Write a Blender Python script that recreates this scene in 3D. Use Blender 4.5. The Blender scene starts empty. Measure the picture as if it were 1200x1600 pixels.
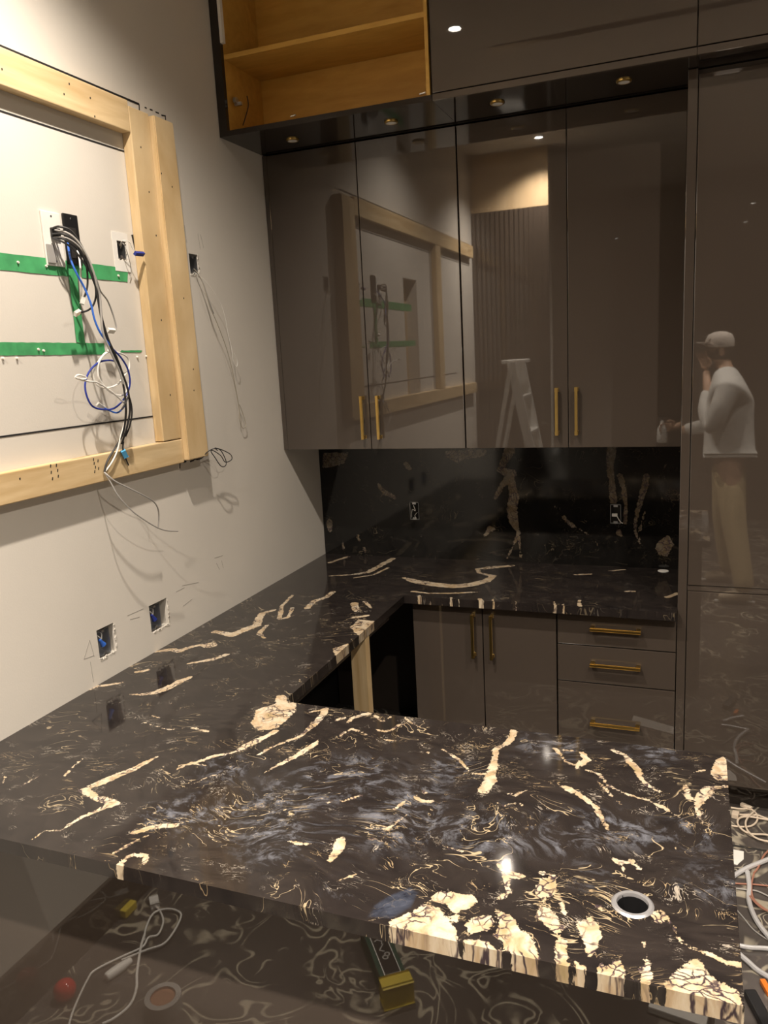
import bpy, bmesh, math, random
import numpy as np
from mathutils import Vector, Matrix, noise as mnoise
random.seed(7)
S = bpy.context.scene
COL = S.collection
FLOOR = -1.82            # the numbers below are measured from eye level; everything is lifted by 1.82 at the end
CEIL = 1.60
XL = -1.79               # left wall
YB = 3.67                # back wall

# ------------------------------------------------------------------ camera
F_PX = 1237.35
ROWS = ((0.9320663823129453, 0.35854992120402285, -0.051905808602193224),
        (0.021576795296675118, -0.1979565664728247, -0.9799732851945585),
        (-0.36164443983944217, 0.9122801936877064, -0.19224501902087598))
cd = bpy.data.cameras.new('camera')
cam = bpy.data.objects.new('camera', cd); COL.objects.link(cam)
m = Matrix((ROWS[0], [-v for v in ROWS[1]], [-v for v in ROWS[2]])).transposed().to_4x4()
cam.matrix_world = m
cd.sensor_fit = 'VERTICAL'; cd.sensor_height = 36.0; cd.lens = F_PX / 1600 * 36.0
cd.clip_start = 0.01; cd.clip_end = 50
S.camera = cam

# ------------------------------------------------------------------ world, lamps, exposure
w = bpy.data.worlds.new('world'); S.world = w; w.use_nodes = True
w.node_tree.nodes['Background'].inputs[0].default_value = (0.9, 0.85, 0.78, 1)
w.node_tree.nodes['Background'].inputs[1].default_value = 0.02
S.view_settings.view_transform = 'Standard'; S.view_settings.look = 'None'
S.view_settings.gamma = 1.0; S.view_settings.use_curve_mapping = False
S.view_settings.exposure = 0.68
WARM = (1.0, 0.875, 0.735)
DOWNLIGHTS = [  # x, y, watts, cone degrees
    (-1.16, 1.66, 130, 132), (-1.16, -0.02, 330, 128),
    (0.62, 1.66, 70, 160), (0.62, -0.02, 250, 128), (1.6, -1.75, 30, 130), (1.5, 0.55, 110, 130)]  # the lamps on this line are unseen, added to fill in light
def lamp(x, y, z, watts, cone, blend=0.55, col=WARM, r=0.028):
    l = bpy.data.lights.new('downlight_lamp', 'SPOT'); l.energy = watts; l.color = col
    l.spot_size = math.radians(cone); l.spot_blend = blend; l.shadow_soft_size = r
    o = bpy.data.objects.new('downlight_lamp', l); o.location = (x, y, z); COL.objects.link(o); return o

# ------------------------------------------------------------------ sighting helpers: from a sight line to a point on a real plane
def ray(u, v):
    a, b = (u - 600) / F_PX, (v - 800) / F_PX
    return Vector([ROWS[0][i] * a + ROWS[1][i] * b + ROWS[2][i] for i in range(3)])
def onx(u, v, x): r = ray(u, v); return r * (x / r.x)
def ony(u, v, y): r = ray(u, v); return r * (y / r.y)
def onz(u, v, z): r = ray(u, v); return r * (z / r.z)
def W(u, v, d=0.0): return onx(u, v, XL + d)

# ------------------------------------------------------------------ materials
def nodes(name):
    M = bpy.data.materials.new(name); M.use_nodes = True
    nt = M.node_tree; return M, nt, nt.nodes['Principled BSDF']
def N(nt, t, **k):
    n = nt.nodes.new(t)
    for a, b in k.items():
        if a.startswith('i_'):
            key = a[2:]
            key = int(key) if key.isdigit() else key.replace('_', ' ')
            n.inputs[key].default_value = b
        else: setattr(n, a, b)
    return n
def L(nt, a, b): nt.links.new(a, b)
def ramp(nt, fac, stops, interp='LINEAR'):
    r = nt.nodes.new('ShaderNodeValToRGB'); r.color_ramp.interpolation = interp
    e = r.color_ramp.elements
    while len(e) > 1: e.remove(e[-1])
    e[0].position = stops[0][0]; c = stops[0][1]; e[0].color = c if len(c) == 4 else (*c, 1)
    for p, c in stops[1:]:
        x = e.new(p); x.color = c if len(c) == 4 else (*c, 1)
    L(nt, fac, r.inputs[0]); return r.outputs[0]
def math_(nt, op, a, b=None, clamp=False):
    n = nt.nodes.new('ShaderNodeMath'); n.operation = op; n.use_clamp = clamp
    for i, v in enumerate((a, b)):
        if v is None: continue
        if isinstance(v, (int, float)): n.inputs[i].default_value = v
        else: L(nt, v, n.inputs[i])
    return n.outputs[0]
def mix(nt, fac, a, b):
    n = nt.nodes.new('ShaderNodeMix'); n.data_type = 'RGBA'
    if isinstance(fac, (int, float)): n.inputs[0].default_value = fac
    else: L(nt, fac, n.inputs[0])
    for i, v in ((6, a), (7, b)):
        if isinstance(v, tuple): n.inputs[i].default_value = (*v[:3], 1)
        else: L(nt, v, n.inputs[i])
    return n.outputs[2]
def sstep(nt, v, lo, hi):
    n = nt.nodes.new('ShaderNodeMapRange'); n.interpolation_type = 'SMOOTHSTEP'
    n.inputs[1].default_value = lo; n.inputs[2].default_value = hi
    L(nt, v, n.inputs[0]); return n.outputs[0]
def plain(name, col, rough=0.5, metal=0.0, spec=0.5, var=0.06, scale=12.0, bump=0.0, coat=0.0, trans=0.0, bscale=None):
    M, nt, p = nodes(name)
    tc = N(nt, 'ShaderNodeTexCoord')
    n = N(nt, 'ShaderNodeTexNoise', i_Scale=scale, i_Detail=5.0); L(nt, tc.outputs['Object'], n.inputs['Vector'])
    lo = tuple(max(0, c * (1 - var)) for c in col); hi = tuple(min(1, c * (1 + var)) for c in col)
    L(nt, ramp(nt, n.outputs[0], [(0.3, lo), (0.7, hi)]), p.inputs['Base Color'])
    p.inputs['Roughness'].default_value = rough; p.inputs['Metallic'].default_value = metal
    p.inputs['Specular IOR Level'].default_value = spec
    p.inputs['Coat Weight'].default_value = coat; p.inputs['Coat Roughness'].default_value = 0.03
    p.inputs['Transmission Weight'].default_value = trans
    if bump:
        n2 = N(nt, 'ShaderNodeTexNoise', i_Scale=bscale or scale * 8, i_Detail=6.0); L(nt, tc.outputs['Object'], n2.inputs['Vector'])
        b = N(nt, 'ShaderNodeBump', i_Strength=bump, i_Distance=0.004); L(nt, n2.outputs[0], b.inputs['Height']); L(nt, b.outputs[0], p.inputs['Normal'])
    return M
def wood(name, a, b, rough=0.6, grain=(30, 3, 30), axis_scale=1.0, bump=0.15, knots=0.0):
    M, nt, p = nodes(name)
    tc = N(nt, 'ShaderNodeTexCoord'); mp = N(nt, 'ShaderNodeMapping'); mp.inputs['Scale'].default_value = grain
    L(nt, tc.outputs['Object'], mp.inputs[0])
    n = N(nt, 'ShaderNodeTexNoise', i_Scale=1.0 * axis_scale, i_Detail=8.0, i_Distortion=1.2); L(nt, mp.outputs[0], n.inputs['Vector'])
    n2 = N(nt, 'ShaderNodeTexNoise', i_Scale=4.0 * axis_scale, i_Detail=4.0); L(nt, mp.outputs[0], n2.inputs['Vector'])
    f = math_(nt, 'ADD', math_(nt, 'MULTIPLY', n.outputs[0], 0.7), math_(nt, 'MULTIPLY', n2.outputs[0], 0.3))
    c = ramp(nt, f, [(0.3, a), (0.68, b)])
    if knots:
        v = N(nt, 'ShaderNodeTexVoronoi', i_Scale=3.2); L(nt, tc.outputs['Object'], v.inputs['Vector'])
        k = sstep(nt, v.outputs['Distance'], 0.03, 0.075)
        c = mix(nt, k, tuple(x * knots for x in a), c)
    L(nt, c, p.inputs['Base Color']); p.inputs['Roughness'].default_value = rough
    bu = N(nt, 'ShaderNodeBump', i_Strength=bump, i_Distance=0.003); L(nt, f, bu.inputs['Height']); L(nt, bu.outputs[0], p.inputs['Normal'])
    return M
def gloss(name, col, rough=0.018, ior=1.75, wav=0.003):
    M, nt, p = nodes(name)
    tc = N(nt, 'ShaderNodeTexCoord')
    n = N(nt, 'ShaderNodeTexNoise', i_Scale=2.2, i_Detail=2.0); L(nt, tc.outputs['Object'], n.inputs['Vector'])
    L(nt, ramp(nt, n.outputs[0], [(0.3, tuple(c * 0.96 for c in col)), (0.7, tuple(c * 1.04 for c in col))]), p.inputs['Base Color'])
    p.inputs['Roughness'].default_value = rough; p.inputs['IOR'].default_value = ior
    n2 = N(nt, 'ShaderNodeTexNoise', i_Scale=3.5, i_Detail=1.0); L(nt, tc.outputs['Object'], n2.inputs['Vector'])
    b = N(nt, 'ShaderNodeBump', i_Strength=wav, i_Distance=0.01); L(nt, n2.outputs[0], b.inputs['Height']); L(nt, b.outputs[0], p.inputs['Normal'])
    return M
def stone(name, base0=(0.012, 0.010, 0.010), base1=(0.027, 0.022, 0.020), attr=True, rough=0.07, thin=1.0, scale=1.0, cream_k=1.0):
    M, nt, p = nodes(name)
    tc = N(nt, 'ShaderNodeTexCoord'); mp = N(nt, 'ShaderNodeMapping'); mp.inputs['Scale'].default_value = (1, 1, 0.22 if attr == 'top' else 1)
    L(nt, tc.outputs['Object'], mp.inputs[0]); P0 = mp.outputs[0]
    def nz(sc, det=4.0, vec=None, dist=0.0, rg=0.5):
        n = N(nt, 'ShaderNodeTexNoise', i_Scale=sc * scale, i_Detail=det, i_Distortion=dist, i_Roughness=rg); L(nt, vec or P0, n.inputs['Vector']); return n
    wn = nz(2.2, 3.0)
    sub = N(nt, 'ShaderNodeVectorMath', operation='SUBTRACT'); L(nt, wn.outputs[1], sub.inputs[0]); sub.inputs[1].default_value = (0.5, 0.5, 0.5)
    sc = N(nt, 'ShaderNodeVectorMath', operation='SCALE'); L(nt, sub.outputs[0], sc.inputs[0]); sc.inputs[3].default_value = 0.45
    ad = N(nt, 'ShaderNodeVectorMath', operation='ADD'); L(nt, P0, ad.inputs[0]); L(nt, sc.outputs[0], ad.inputs[1]); PW = ad.outputs[0]
    # dark ground with fine flowing streaks
    st = N(nt, 'ShaderNodeMapping'); st.inputs['Scale'].default_value = (1.0, 3.2, 1); st.inputs['Rotation'].default_value = (0, 0, 0.45); L(nt, PW, st.inputs[0])
    g = nz(9, 9.0, st.outputs[0], 0.6, 0.62)
    col = ramp(nt, g.outputs[0], [(0.32, base0), (0.5, tuple((a + b) / 2 for a, b in zip(base0, base1))), (0.72, base1)])
    def attrv(nm):
        a = N(nt, 'ShaderNodeAttribute', attribute_name=nm); return a.outputs['Fac']
    if attr:
        # cool grey cloudy patches
        st2 = N(nt, 'ShaderNodeMapping'); st2.inputs['Scale'].default_value = (1.0, 1.7, 1); st2.inputs['Rotation'].default_value = (0, 0, -0.5); L(nt, PW, st2.inputs[0])
        cl = nz(19, 10.0, st2.outputs[0], 0.5, 0.72)
        cm = math_(nt, 'MULTIPLY', sstep(nt, cl.outputs[0], 0.46, 0.64), math_(nt, 'MULTIPLY', attrv('cloud'), sstep(nt, nz(21, 6.0, None, 0.3, 0.7).outputs[0], 0.36, 0.54)), True)
        col = mix(nt, math_(nt, 'MULTIPLY', cm, 0.7), col, (0.17, 0.18, 0.215))
    # thin squiggly veins
    def vein(sc_, wdt, seed, maskscale, lo, hi, rot, stretch):
        mm = N(nt, 'ShaderNodeMapping'); mm.inputs['Location'].default_value = (seed, seed * 0.7, 0); mm.inputs['Scale'].default_value = stretch; mm.inputs['Rotation'].default_value = (0, 0, rot)
        L(nt, PW, mm.inputs[0])
        v = nz(sc_, 3.0, mm.outputs[0], 1.3, 0.55)
        r = math_(nt, 'ABSOLUTE', math_(nt, 'SUBTRACT', v.outputs[0], 0.5))
        mk = N(nt, 'ShaderNodeMapping'); mk.inputs['Location'].default_value = (seed * 3, 1.7, 0); L(nt, P0, mk.inputs[0])
        mn = nz(maskscale, 3.0, mk.outputs[0])
        wd = math_(nt, 'MULTIPLY', sstep(nt, mn.outputs[0], lo, hi), wdt)
        # 1 inside the line
        return math_(nt, 'SUBTRACT', 1.0, math_(nt, 'DIVIDE', r, math_(nt, 'ADD', wd, 0.00004)), True)
    for k, (a, wdt, sd, ms, lo, hi, rot, stc, tint) in enumerate([
            (9, 0.012, 3.1, 8, 0.50, 0.68, 0.35, (0.7, 1.9, 1), (0.46, 0.37, 0.24)),
            (17, 0.016, 8.3, 12, 0.54, 0.74, -0.25, (0.8, 2.0, 1), (0.36, 0.27, 0.16)),
            (30, 0.024, 5.7, 17, 0.55, 0.74, 0.15, (0.8, 2.2, 1), (0.36, 0.32, 0.27))]):
        vv = vein(a, wdt * thin, sd, ms, lo, hi, rot, stc)
        if attr: vv = math_(nt, 'MULTIPLY', vv, attrv('busy'))
        col = mix(nt, math_(nt, 'MULTIPLY', math_(nt, 'POWER', vv, 0.6), 0.85), col, tint)
    if attr:
        # big cream veins and patches; 'sd' is the distance to their outline in metres
        e1 = nz(26, 6.0, None, 0.8, 0.68); e2 = nz(90, 5.0, None, 1.0, 0.65)
        s = attrv('sd')
        s = math_(nt, 'ADD', s, math_(nt, 'MULTIPLY', math_(nt, 'SUBTRACT', e1.outputs[0], 0.46), 0.026))
        s = math_(nt, 'ADD', s, math_(nt, 'MULTIPLY', math_(nt, 'SUBTRACT', e2.outputs[0], 0.5), 0.014))
        cm = sstep(nt, s, 0.0008, -0.0008)
        n3 = nz(22, 6.0, None, 1.0, 0.6)
        cc = ramp(nt, n3.outputs[0], [(0.28, (0.30 * cream_k, 0.23 * cream_k, 0.12 * cream_k)), (0.42, (0.40 * cream_k, 0.30 * cream_k, 0.19 * cream_k)), (0.55, (0.49 * cream_k, 0.41 * cream_k, 0.30 * cream_k)), (0.75, (0.58 * cream_k, 0.52 * cream_k, 0.42 * cream_k))])
        w2 = nz(30, 4.0); w2s = N(nt, 'ShaderNodeVectorMath', operation='SCALE'); L(nt, w2.outputs[1], w2s.inputs[0]); w2s.inputs[3].default_value = 0.045
        w2a = N(nt, 'ShaderNodeVectorMath', operation='ADD'); L(nt, PW, w2a.inputs[0]); L(nt, w2s.outputs[0], w2a.inputs[1])
        cr = N(nt, 'ShaderNodeTexVoronoi', feature='DISTANCE_TO_EDGE', i_Scale=42.0 * scale); L(nt, w2a.outputs[0], cr.inputs['Vector'])
        k2 = nz(14, 3.0)
        crack = math_(nt, 'MULTIPLY', sstep(nt, cr.outputs[0], 0.13, 0.02), sstep(nt, k2.outputs[0], *((0.38, 0.52) if attr == 'back' else (0.43, 0.58))))
        cc = mix(nt, crack, cc, (0.045, 0.032, 0.038))
        fi = nz(150, 5.0); cc = mix(nt, math_(nt, 'MULTIPLY', sstep(nt, fi.outputs[0], 0.56, 0.7), 0.45), cc, (0.34, 0.25, 0.18))
        col = mix(nt, cm, col, cc)
        col = mix(nt, math_(nt, 'MULTIPLY', attrv('slate'), 0.9), col, ramp(nt, cl.outputs[0], [(0.35, (0.012, 0.014, 0.022)), (0.7, (0.06, 0.07, 0.10))]))
    L(nt, col, p.inputs['Base Color']); p.inputs['Roughness'].default_value = rough; p.inputs['IOR'].default_value = 1.5
    return M

M = {}
M['wall'] = plain('painted_drywall', (0.64, 0.61, 0.56), 0.85, var=0.03, scale=2.0, bump=0.06, bscale=180)
M['ceiling'] = plain('ceiling_paint', (0.62, 0.59, 0.54), 0.9, var=0.02)
M['gloss'] = gloss('taupe_gloss_lacquer', (0.064, 0.051, 0.042))
M['gloss_dark'] = gloss('dark_gloss_lacquer', (0.026, 0.021, 0.018), rough=0.06, ior=1.45)
M['carcass'] = plain('cabinet_carcass', (0.06, 0.047, 0.038), 0.5)
M['void'] = plain('void_black', (0.012, 0.010, 0.009), 0.9)  # near-black colour standing in for the shade inside voids and open boxes
M['oak'] = wood('golden_cabinet_interior', (0.50, 0.28, 0.05), (0.66, 0.40, 0.09), 0.5, (3, 14, 14), bump=0.03)
M['pine'] = wood('pine_stud', (0.50, 0.34, 0.16), (0.74, 0.58, 0.35), 0.65, (14, 3, 1.6), knots=0.6)
M['pine_h'] = wood('pine_rail', (0.50, 0.34, 0.16), (0.74, 0.58, 0.35), 0.65, (14, 1.6, 14), knots=0.6)
M['ply'] = wood('plywood', (0.50, 0.36, 0.20), (0.64, 0.48, 0.29), 0.6, (8, 8, 2), bump=0.05, knots=0.5)
M['brass'] = plain('brushed_brass', (0.62, 0.44, 0.15), 0.28, 1.0, var=0.1)
M['steel'] = plain('galvanised_steel', (0.55, 0.56, 0.58), 0.38, 1.0, var=0.15, scale=30)
M['chrome'] = plain('satin_aluminium', (0.66, 0.66, 0.68), 0.25, 1.0)
M['satin'] = plain('satin_nickel', (0.42, 0.42, 0.44), 0.32, 0.6)
M['white_plastic'] = plain('white_plastic', (0.80, 0.79, 0.76), 0.4)
M['black_plastic'] = plain('black_plastic', (0.012, 0.012, 0.013), 0.35)
M['black_rubber'] = plain('black_cable_sheath', (0.018, 0.018, 0.020), 0.45)
M['grey_cable'] = plain('grey_cable_sheath', (0.33, 0.32, 0.31), 0.45)
M['white_cable'] = plain('white_cable_sheath', (0.78, 0.77, 0.74), 0.4)
M['blue_cable'] = plain('blue_cable_sheath', (0.03, 0.13, 0.55), 0.4)
M['navy'] = plain('dark_blue_plastic', (0.02, 0.04, 0.30), 0.4)
M['cyan'] = plain('light_blue_plastic', (0.10, 0.42, 0.75), 0.4)
M['clear'] = plain('clear_plug_plastic', (0.75, 0.75, 0.72), 0.2, trans=0.4)
M['tape'] = plain('green_painters_tape', (0.06, 0.33, 0.125), 0.6, var=0.18, scale=25)
M['marker'] = plain('black_marker_ink', (0.01, 0.01, 0.012), 0.7)
M['pencil'] = plain('grey_pencil', (0.30, 0.28, 0.26), 0.8)
M['plaster'] = plain('torn_plaster', (0.72, 0.69, 0.63), 0.95, bump=0.6, bscale=90)
M['bare_wire'] = plain('bare_thin_wire', (0.42, 0.38, 0.30), 0.4, 0.4)
M['stone'] = stone('black_gold_granite', attr='top')
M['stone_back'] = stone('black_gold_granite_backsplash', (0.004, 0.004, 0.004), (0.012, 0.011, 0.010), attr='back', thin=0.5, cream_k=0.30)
M['tile'], nt, p = nodes('dark_marble_floor')
tc = N(nt, 'ShaderNodeTexCoord')
def fnz(sc, det, dist=0.0): n = N(nt, 'ShaderNodeTexNoise', i_Scale=sc, i_Detail=det, i_Distortion=dist); L(nt, tc.outputs['Object'], n.inputs['Vector']); return n.outputs[0]
fc = ramp(nt, fnz(2.5, 8.0, 0.6), [(0.3, (0.050, 0.043, 0.040)), (0.7, (0.105, 0.092, 0.086))])
for sc_, lv, wd_, ml, mh in ((2.4, 0.5, 0.016, 0.40, 0.55), (2.4, 0.56, 0.011, 0.42, 0.58), (4.3, 0.5, 0.016, 0.44, 0.58), (4.3, 0.44, 0.013, 0.45, 0.60)):
    r_ = math_(nt, 'ABSOLUTE', math_(nt, 'SUBTRACT', fnz(sc_, 2.2, 1.1), lv)); mk_ = sstep(nt, fnz(3.1 + sc_, 3.0), ml, mh)
    line = math_(nt, 'MULTIPLY', sstep(nt, r_, wd_, wd_ * 0.25), mk_)
    fc = mix(nt, math_(nt, 'MULTIPLY', line, 0.9), fc, (0.42, 0.38, 0.30))
L(nt, fc, p.inputs['Base Color']); p.inputs['Roughness'].default_value = 0.2
M['tile_dark'] = stone('dark_marble_floor_seam', (0.02, 0.02, 0.02), (0.04, 0.04, 0.04), attr=False, rough=0.3)

# ------------------------------------------------------------------ object helpers
def link(name, me, mat, parent=None, origin=None, smooth=False):
    o = bpy.data.objects.new(name, me); COL.objects.link(o)
    if mat is not None:
        me.materials.clear(); me.materials.append(mat)
    off = Vector(origin) if origin is not None else (Vector(parent['_o']) if parent is not None else Vector((0, 0, 0)))
    o['_o'] = tuple(off)
    me.transform(Matrix.Translation(-off))
    if parent is not None: o.parent = parent
    else: o.location = off
    if smooth:
        me.polygons.foreach_set('use_smooth', [True] * len(me.polygons)); me.update()
    return o
def tag(o, label=None, cat=None, group=None, kind=None):
    if label: o['label'] = label
    if cat: o['category'] = cat
    if group: o['group'] = group
    if kind: o['kind'] = kind
    return o
def thing(name, loc, label, cat, group=None):
    o = bpy.data.objects.new(name, None); COL.objects.link(o); o.location = loc; o['_o'] = tuple(loc)
    o.empty_display_size = 0.05
    return tag(o, label, cat, group)
class MB:
    def __init__(s): s.bm = bmesh.new()
    def box(s, x0, x1, y0, y1, z0, z1, bev=0.0):
        r = bmesh.ops.create_cube(s.bm, size=1.0)['verts']
        for v in r: v.co = Vector(((x0 + x1) / 2 + v.co.x * (x1 - x0), (y0 + y1) / 2 + v.co.y * (y1 - y0), (z0 + z1) / 2 + v.co.z * (z1 - z0)))
        if bev:
            es = list({e for v in r for e in v.link_edges})
            bmesh.ops.bevel(s.bm, geom=es, offset=bev, segments=2, affect='EDGES', profile=0.6)
        return s
    def obox(s, c, ax, ay, az, hx, hy, hz, bev=0.0):
        r = bmesh.ops.create_cube(s.bm, size=2.0)['verts']
        c = Vector(c); ax, ay, az = [Vector(a).normalized() for a in (ax, ay, az)]
        for v in r: v.co = c + ax * (v.co.x * hx) + ay * (v.co.y * hy) + az * (v.co.z * hz)
        if bev:
            es = list({e for v in r for e in v.link_edges})
            bmesh.ops.bevel(s.bm, geom=es, offset=bev, segments=2, affect='EDGES', profile=0.6)
        return s
    def tube(s, pts, r, n=8, cap=True, smooth_n=6, closed=False):
        pts = [Vector(p) for p in pts]
        if smooth_n > 1 and len(pts) > 2:
            out = []; K = len(pts)
            for i in range(K - 1):
                p0 = pts[max(i - 1, 0)]; p1 = pts[i]; p2 = pts[i + 1]; p3 = pts[min(i + 2, K - 1)]
                for j in range(smooth_n):
                    t = j / smooth_n
                    out.append(0.5 * ((2 * p1) + (p2 - p0) * t + (2 * p0 - 5 * p1 + 4 * p2 - p3) * t * t + (3 * p1 - p0 - 3 * p2 + p3) * t ** 3))
            out.append(pts[-1]); pts = out
        K = len(pts); rr = r if callable(r) else (lambda t: r)
        nrm = None; rings = []
        for i, p in enumerate(pts):
            t = (pts[min(i + 1, K - 1)] - pts[max(i - 1, 0)])
            t = t.normalized() if t.length > 1e-9 else Vector((0, 0, 1))
            if nrm is None:
                nrm = t.orthogonal().normalized()
            else:
                nrm = (nrm - t * nrm.dot(t)); nrm = nrm.normalized() if nrm.length > 1e-6 else t.orthogonal().normalized()
            b = t.cross(nrm); q = rr(i / max(1, K - 1))
            rings.append([s.bm.verts.new(p + (nrm * math.cos(a) + b * math.sin(a)) * q) for a in [2 * math.pi * k / n for k in range(n)]])
        for a, b in zip(rings, rings[1:]):
            for k in range(n): s.bm.faces.new((a[k], a[(k + 1) % n], b[(k + 1) % n], b[k]))
        if cap:
            s.bm.faces.new(rings[0][::-1]); s.bm.faces.new(rings[-1])
        return s
    def cyl(s, c, r0, r1, z0, z1, n=32): return s.tube([(c[0], c[1], z0), (c[0], c[1], z1)], lambda t: r0 + (r1 - r0) * t, n=n, smooth_n=1)
    def lathe(s, c, prof, n=48, ax=None):
        c = Vector(c); rings = []
        X, Y, Z = ((Vector((1, 0, 0)), Vector((0, 1, 0)), Vector((0, 0, 1))) if ax is None else ax)
        for r, h in prof: rings.append([s.bm.verts.new(c + X * (r * math.cos(2 * math.pi * k / n)) + Y * (r * math.sin(2 * math.pi * k / n)) + Z * h) for k in range(n)])
        for a, b in zip(rings, rings[1:]):
            for k in range(n): s.bm.faces.new((a[k], a[(k + 1) % n], b[(k + 1) % n], b[k]))
        return s
    def face(s, pts): s.bm.faces.new([s.bm.verts.new(Vector(p)) for p in pts]); return s
    def prism(s, pts, d):
        d = Vector(d); a = [s.bm.verts.new(Vector(p)) for p in pts]; b = [s.bm.verts.new(Vector(p) + d) for p in pts]
        s.bm.faces.new(a); s.bm.faces.new(b[::-1]); n = len(a)
        for i in range(n): s.bm.faces.new((a[i], b[i], b[(i + 1) % n], a[(i + 1) % n]))
        return s
    def build(s, name, mat, parent=None, origin=None, smooth=False):
        bmesh.ops.recalc_face_normals(s.bm, faces=s.bm.faces)
        me = bpy.data.meshes.new(name); s.bm.to_mesh(me); s.bm.free()
        o = link(name, me, mat, parent, origin)
        if smooth:
            me.polygons.foreach_set('use_smooth', [True] * len(me.polygons))
            me.set_sharp_from_angle(angle=math.radians(40))
        return o
def struct(o): o['kind'] = 'structure'; return o

# ================================================================== ROOM
XR, YF = 3.0, -3.0
def wall_x(name, x0, x1, y0, y1, z0, z1, holes, mat):
    """wall slab thick along x with rectangular holes (y0,y1,z0,z1)"""
    ys = sorted({y0, y1, *[h[0] for h in holes], *[h[1] for h in holes]}); zs = sorted({z0, z1, *[h[2] for h in holes], *[h[3] for h in holes]})
    bm = bmesh.new()
    inside = lambda y, z: any(h[0] < y < h[1] and h[2] < z < h[3] for h in holes)
    solid = {(i, j): not inside((ys[i] + ys[i + 1]) / 2, (zs[j] + zs[j + 1]) / 2) for i in range(len(ys) - 1) for j in range(len(zs) - 1)}
    def q(*p): bm.faces.new([bm.verts.new(v) for v in p])
    for (i, j), s in solid.items():
        if not s: continue
        a, b, c, d = ys[i], ys[i + 1], zs[j], zs[j + 1]
        q((x1, a, c), (x1, b, c), (x1, b, d), (x1, a, d)); q((x0, a, c), (x0, a, d), (x0, b, d), (x0, b, c))
        for di, dj, e in ((-1, 0, ((a, c), (a, d))), (1, 0, ((b, d), (b, c))), (0, -1, ((b, c), (a, c))), (0, 1, ((a, d), (b, d)))):
            if not solid.get((i + di, j + dj), False):
                (ya, za), (yb, zb) = e; q((x0, ya, za), (x1, ya, za), (x1, yb, zb), (x0, yb, zb))
    bmesh.ops.remove_doubles(bm, verts=bm.verts, dist=1e-5); bmesh.ops.recalc_face_normals(bm, faces=bm.faces)
    me = bpy.data.meshes.new(name); bm.to_mesh(me); bm.free(); return struct(link(name, me, mat))
def hole(ul, ur, uc, vc, h):
    c = W(uc, vc); return (W(ul, vc).y, W(ur, vc).y, c.z - h / 2, c.z + h / 2)
H_A = hole(152.5, 180.5, 167, 1001, 0.098)
H_B = hole(234, 263, 249, 961, 0.100)
H_C = hole(296.5, 310, 303, 413, 0.075)
H_D = hole(183, 197.5, 190, 392, 0.062)
H_P = (1.22, 1.49, -0.27, 0.50)
wl = wall_x('wall_left', XL - 0.1, XL, YF, YB, FLOOR, CEIL, [H_A, H_B, H_C, H_D, H_P], M['wall'])
struct(MB().box(XL - 0.1, XR + 0.1, YB, YB + 0.1, FLOOR, CEIL).build('wall_back', M['wall']))
struct(MB().box(XR, XR + 0.1, YF, YB, FLOOR, CEIL).build('wall_right', M['wall']))
struct(MB().box(XL - 0.1, XR + 0.1, YF - 0.1, YF, FLOOR, CEIL).build('wall_front', M['wall']))
struct(MB().box(XL - 0.1, XR + 0.1, YF - 0.1, YB + 0.1, CEIL, CEIL + 0.1).build('ceiling', M['ceiling']))
struct(MB().box(XL - 0.1, XR + 0.1, YF - 0.1, YB + 0.1, FLOOR - 0.1, FLOOR).build('floor', M['tile']))
struct(MB().box(XL, XL + 0.016, YF, 1.295, FLOOR, FLOOR + 0.16, 0.003).build('baseboard_left', M['gloss']))
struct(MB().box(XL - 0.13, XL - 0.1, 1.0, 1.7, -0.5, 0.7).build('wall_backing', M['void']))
# felt pen layout lines on the left wall: part of the wall
def strip(a, b, w_, mat, name, parent, d=0.0012):
    a, b = Vector(a), Vector(b); t = (b - a).normalized(); n = Vector((1, 0, 0)); s_ = t.cross(n)
    return MB().obox((a + b) / 2 + n * d * 0.5, t, s_, n, (b - a).length / 2, w_ / 2, d / 2).build(name, mat, parent)
strip((XL, -0.2, 0.884), (XL, 2.445, 0.889), 0.007, M['marker'], 'pen_line', wl)
strip((XL, -0.2, 0.712), (XL, 2.345, 0.716), 0.005, M['marker'], 'pen_line', wl)
strip((XL, 0.3, -0.158), (XL, 2.362, -0.165), 0.005, M['marker'], 'pen_line', wl)
strip((XL, -0.2, -0.355), (XL, 2.455, -0.345), 0.007, M['marker'], 'pen_line', wl)
strip(W(217, 162), W(218, 180), 0.004, M['marker'], 'pen_line', wl)
strip(W(258, 180), W(259, 194), 0.004, M['marker'], 'pen_line', wl)
for a, b in (((226, 168), (229, 169)), ((234, 171), (238, 172)), ((243, 175), (248, 177)), ((252, 180), (258, 181))): strip(W(*a), W(*b), 0.004, M['marker'], 'pen_line', wl)
strip(W(281, 713), W(281, 732), 0.004, M['marker'], 'pen_line', wl)
for a, b in (((286, 722), (291, 721)), ((297, 721), (303, 719)), ((307, 718), (315, 716))): strip(W(*a), W(*b), 0.006, M['marker'], 'pen_line', wl)
for a, b in (((140, 1000), (131, 1030)), ((140, 1000), (147, 1026)), ((131, 1030), (147, 1024)), ((141, 1034), (146, 1066)), ((199, 962), (224, 951)), ((203, 968), (218, 964)), ((309, 365), (313, 390)), ((313, 366), (318, 388)), ((288, 352), (292, 380)),
             ((335, 872), (348, 868)), ((338, 880), (343, 890)), ((346, 876), (349, 888)), ((285, 915), (310, 910)), ((286, 947), (300, 936)), ((275, 925), (288, 918))):
    strip(W(*a), W(*b), 0.0014, M['pencil'], 'pencil_mark', wl, 0.0006)

MB().prism([W(u, v, 0.0004) for u, v in ((205,367),(211,366),(213,388),(216,400),(212,402),(209,384))], (0.0006, 0, 0)).build('torn_slot', M['void'], wl)  # flat black patch painted as the dark inside of a slot
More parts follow.
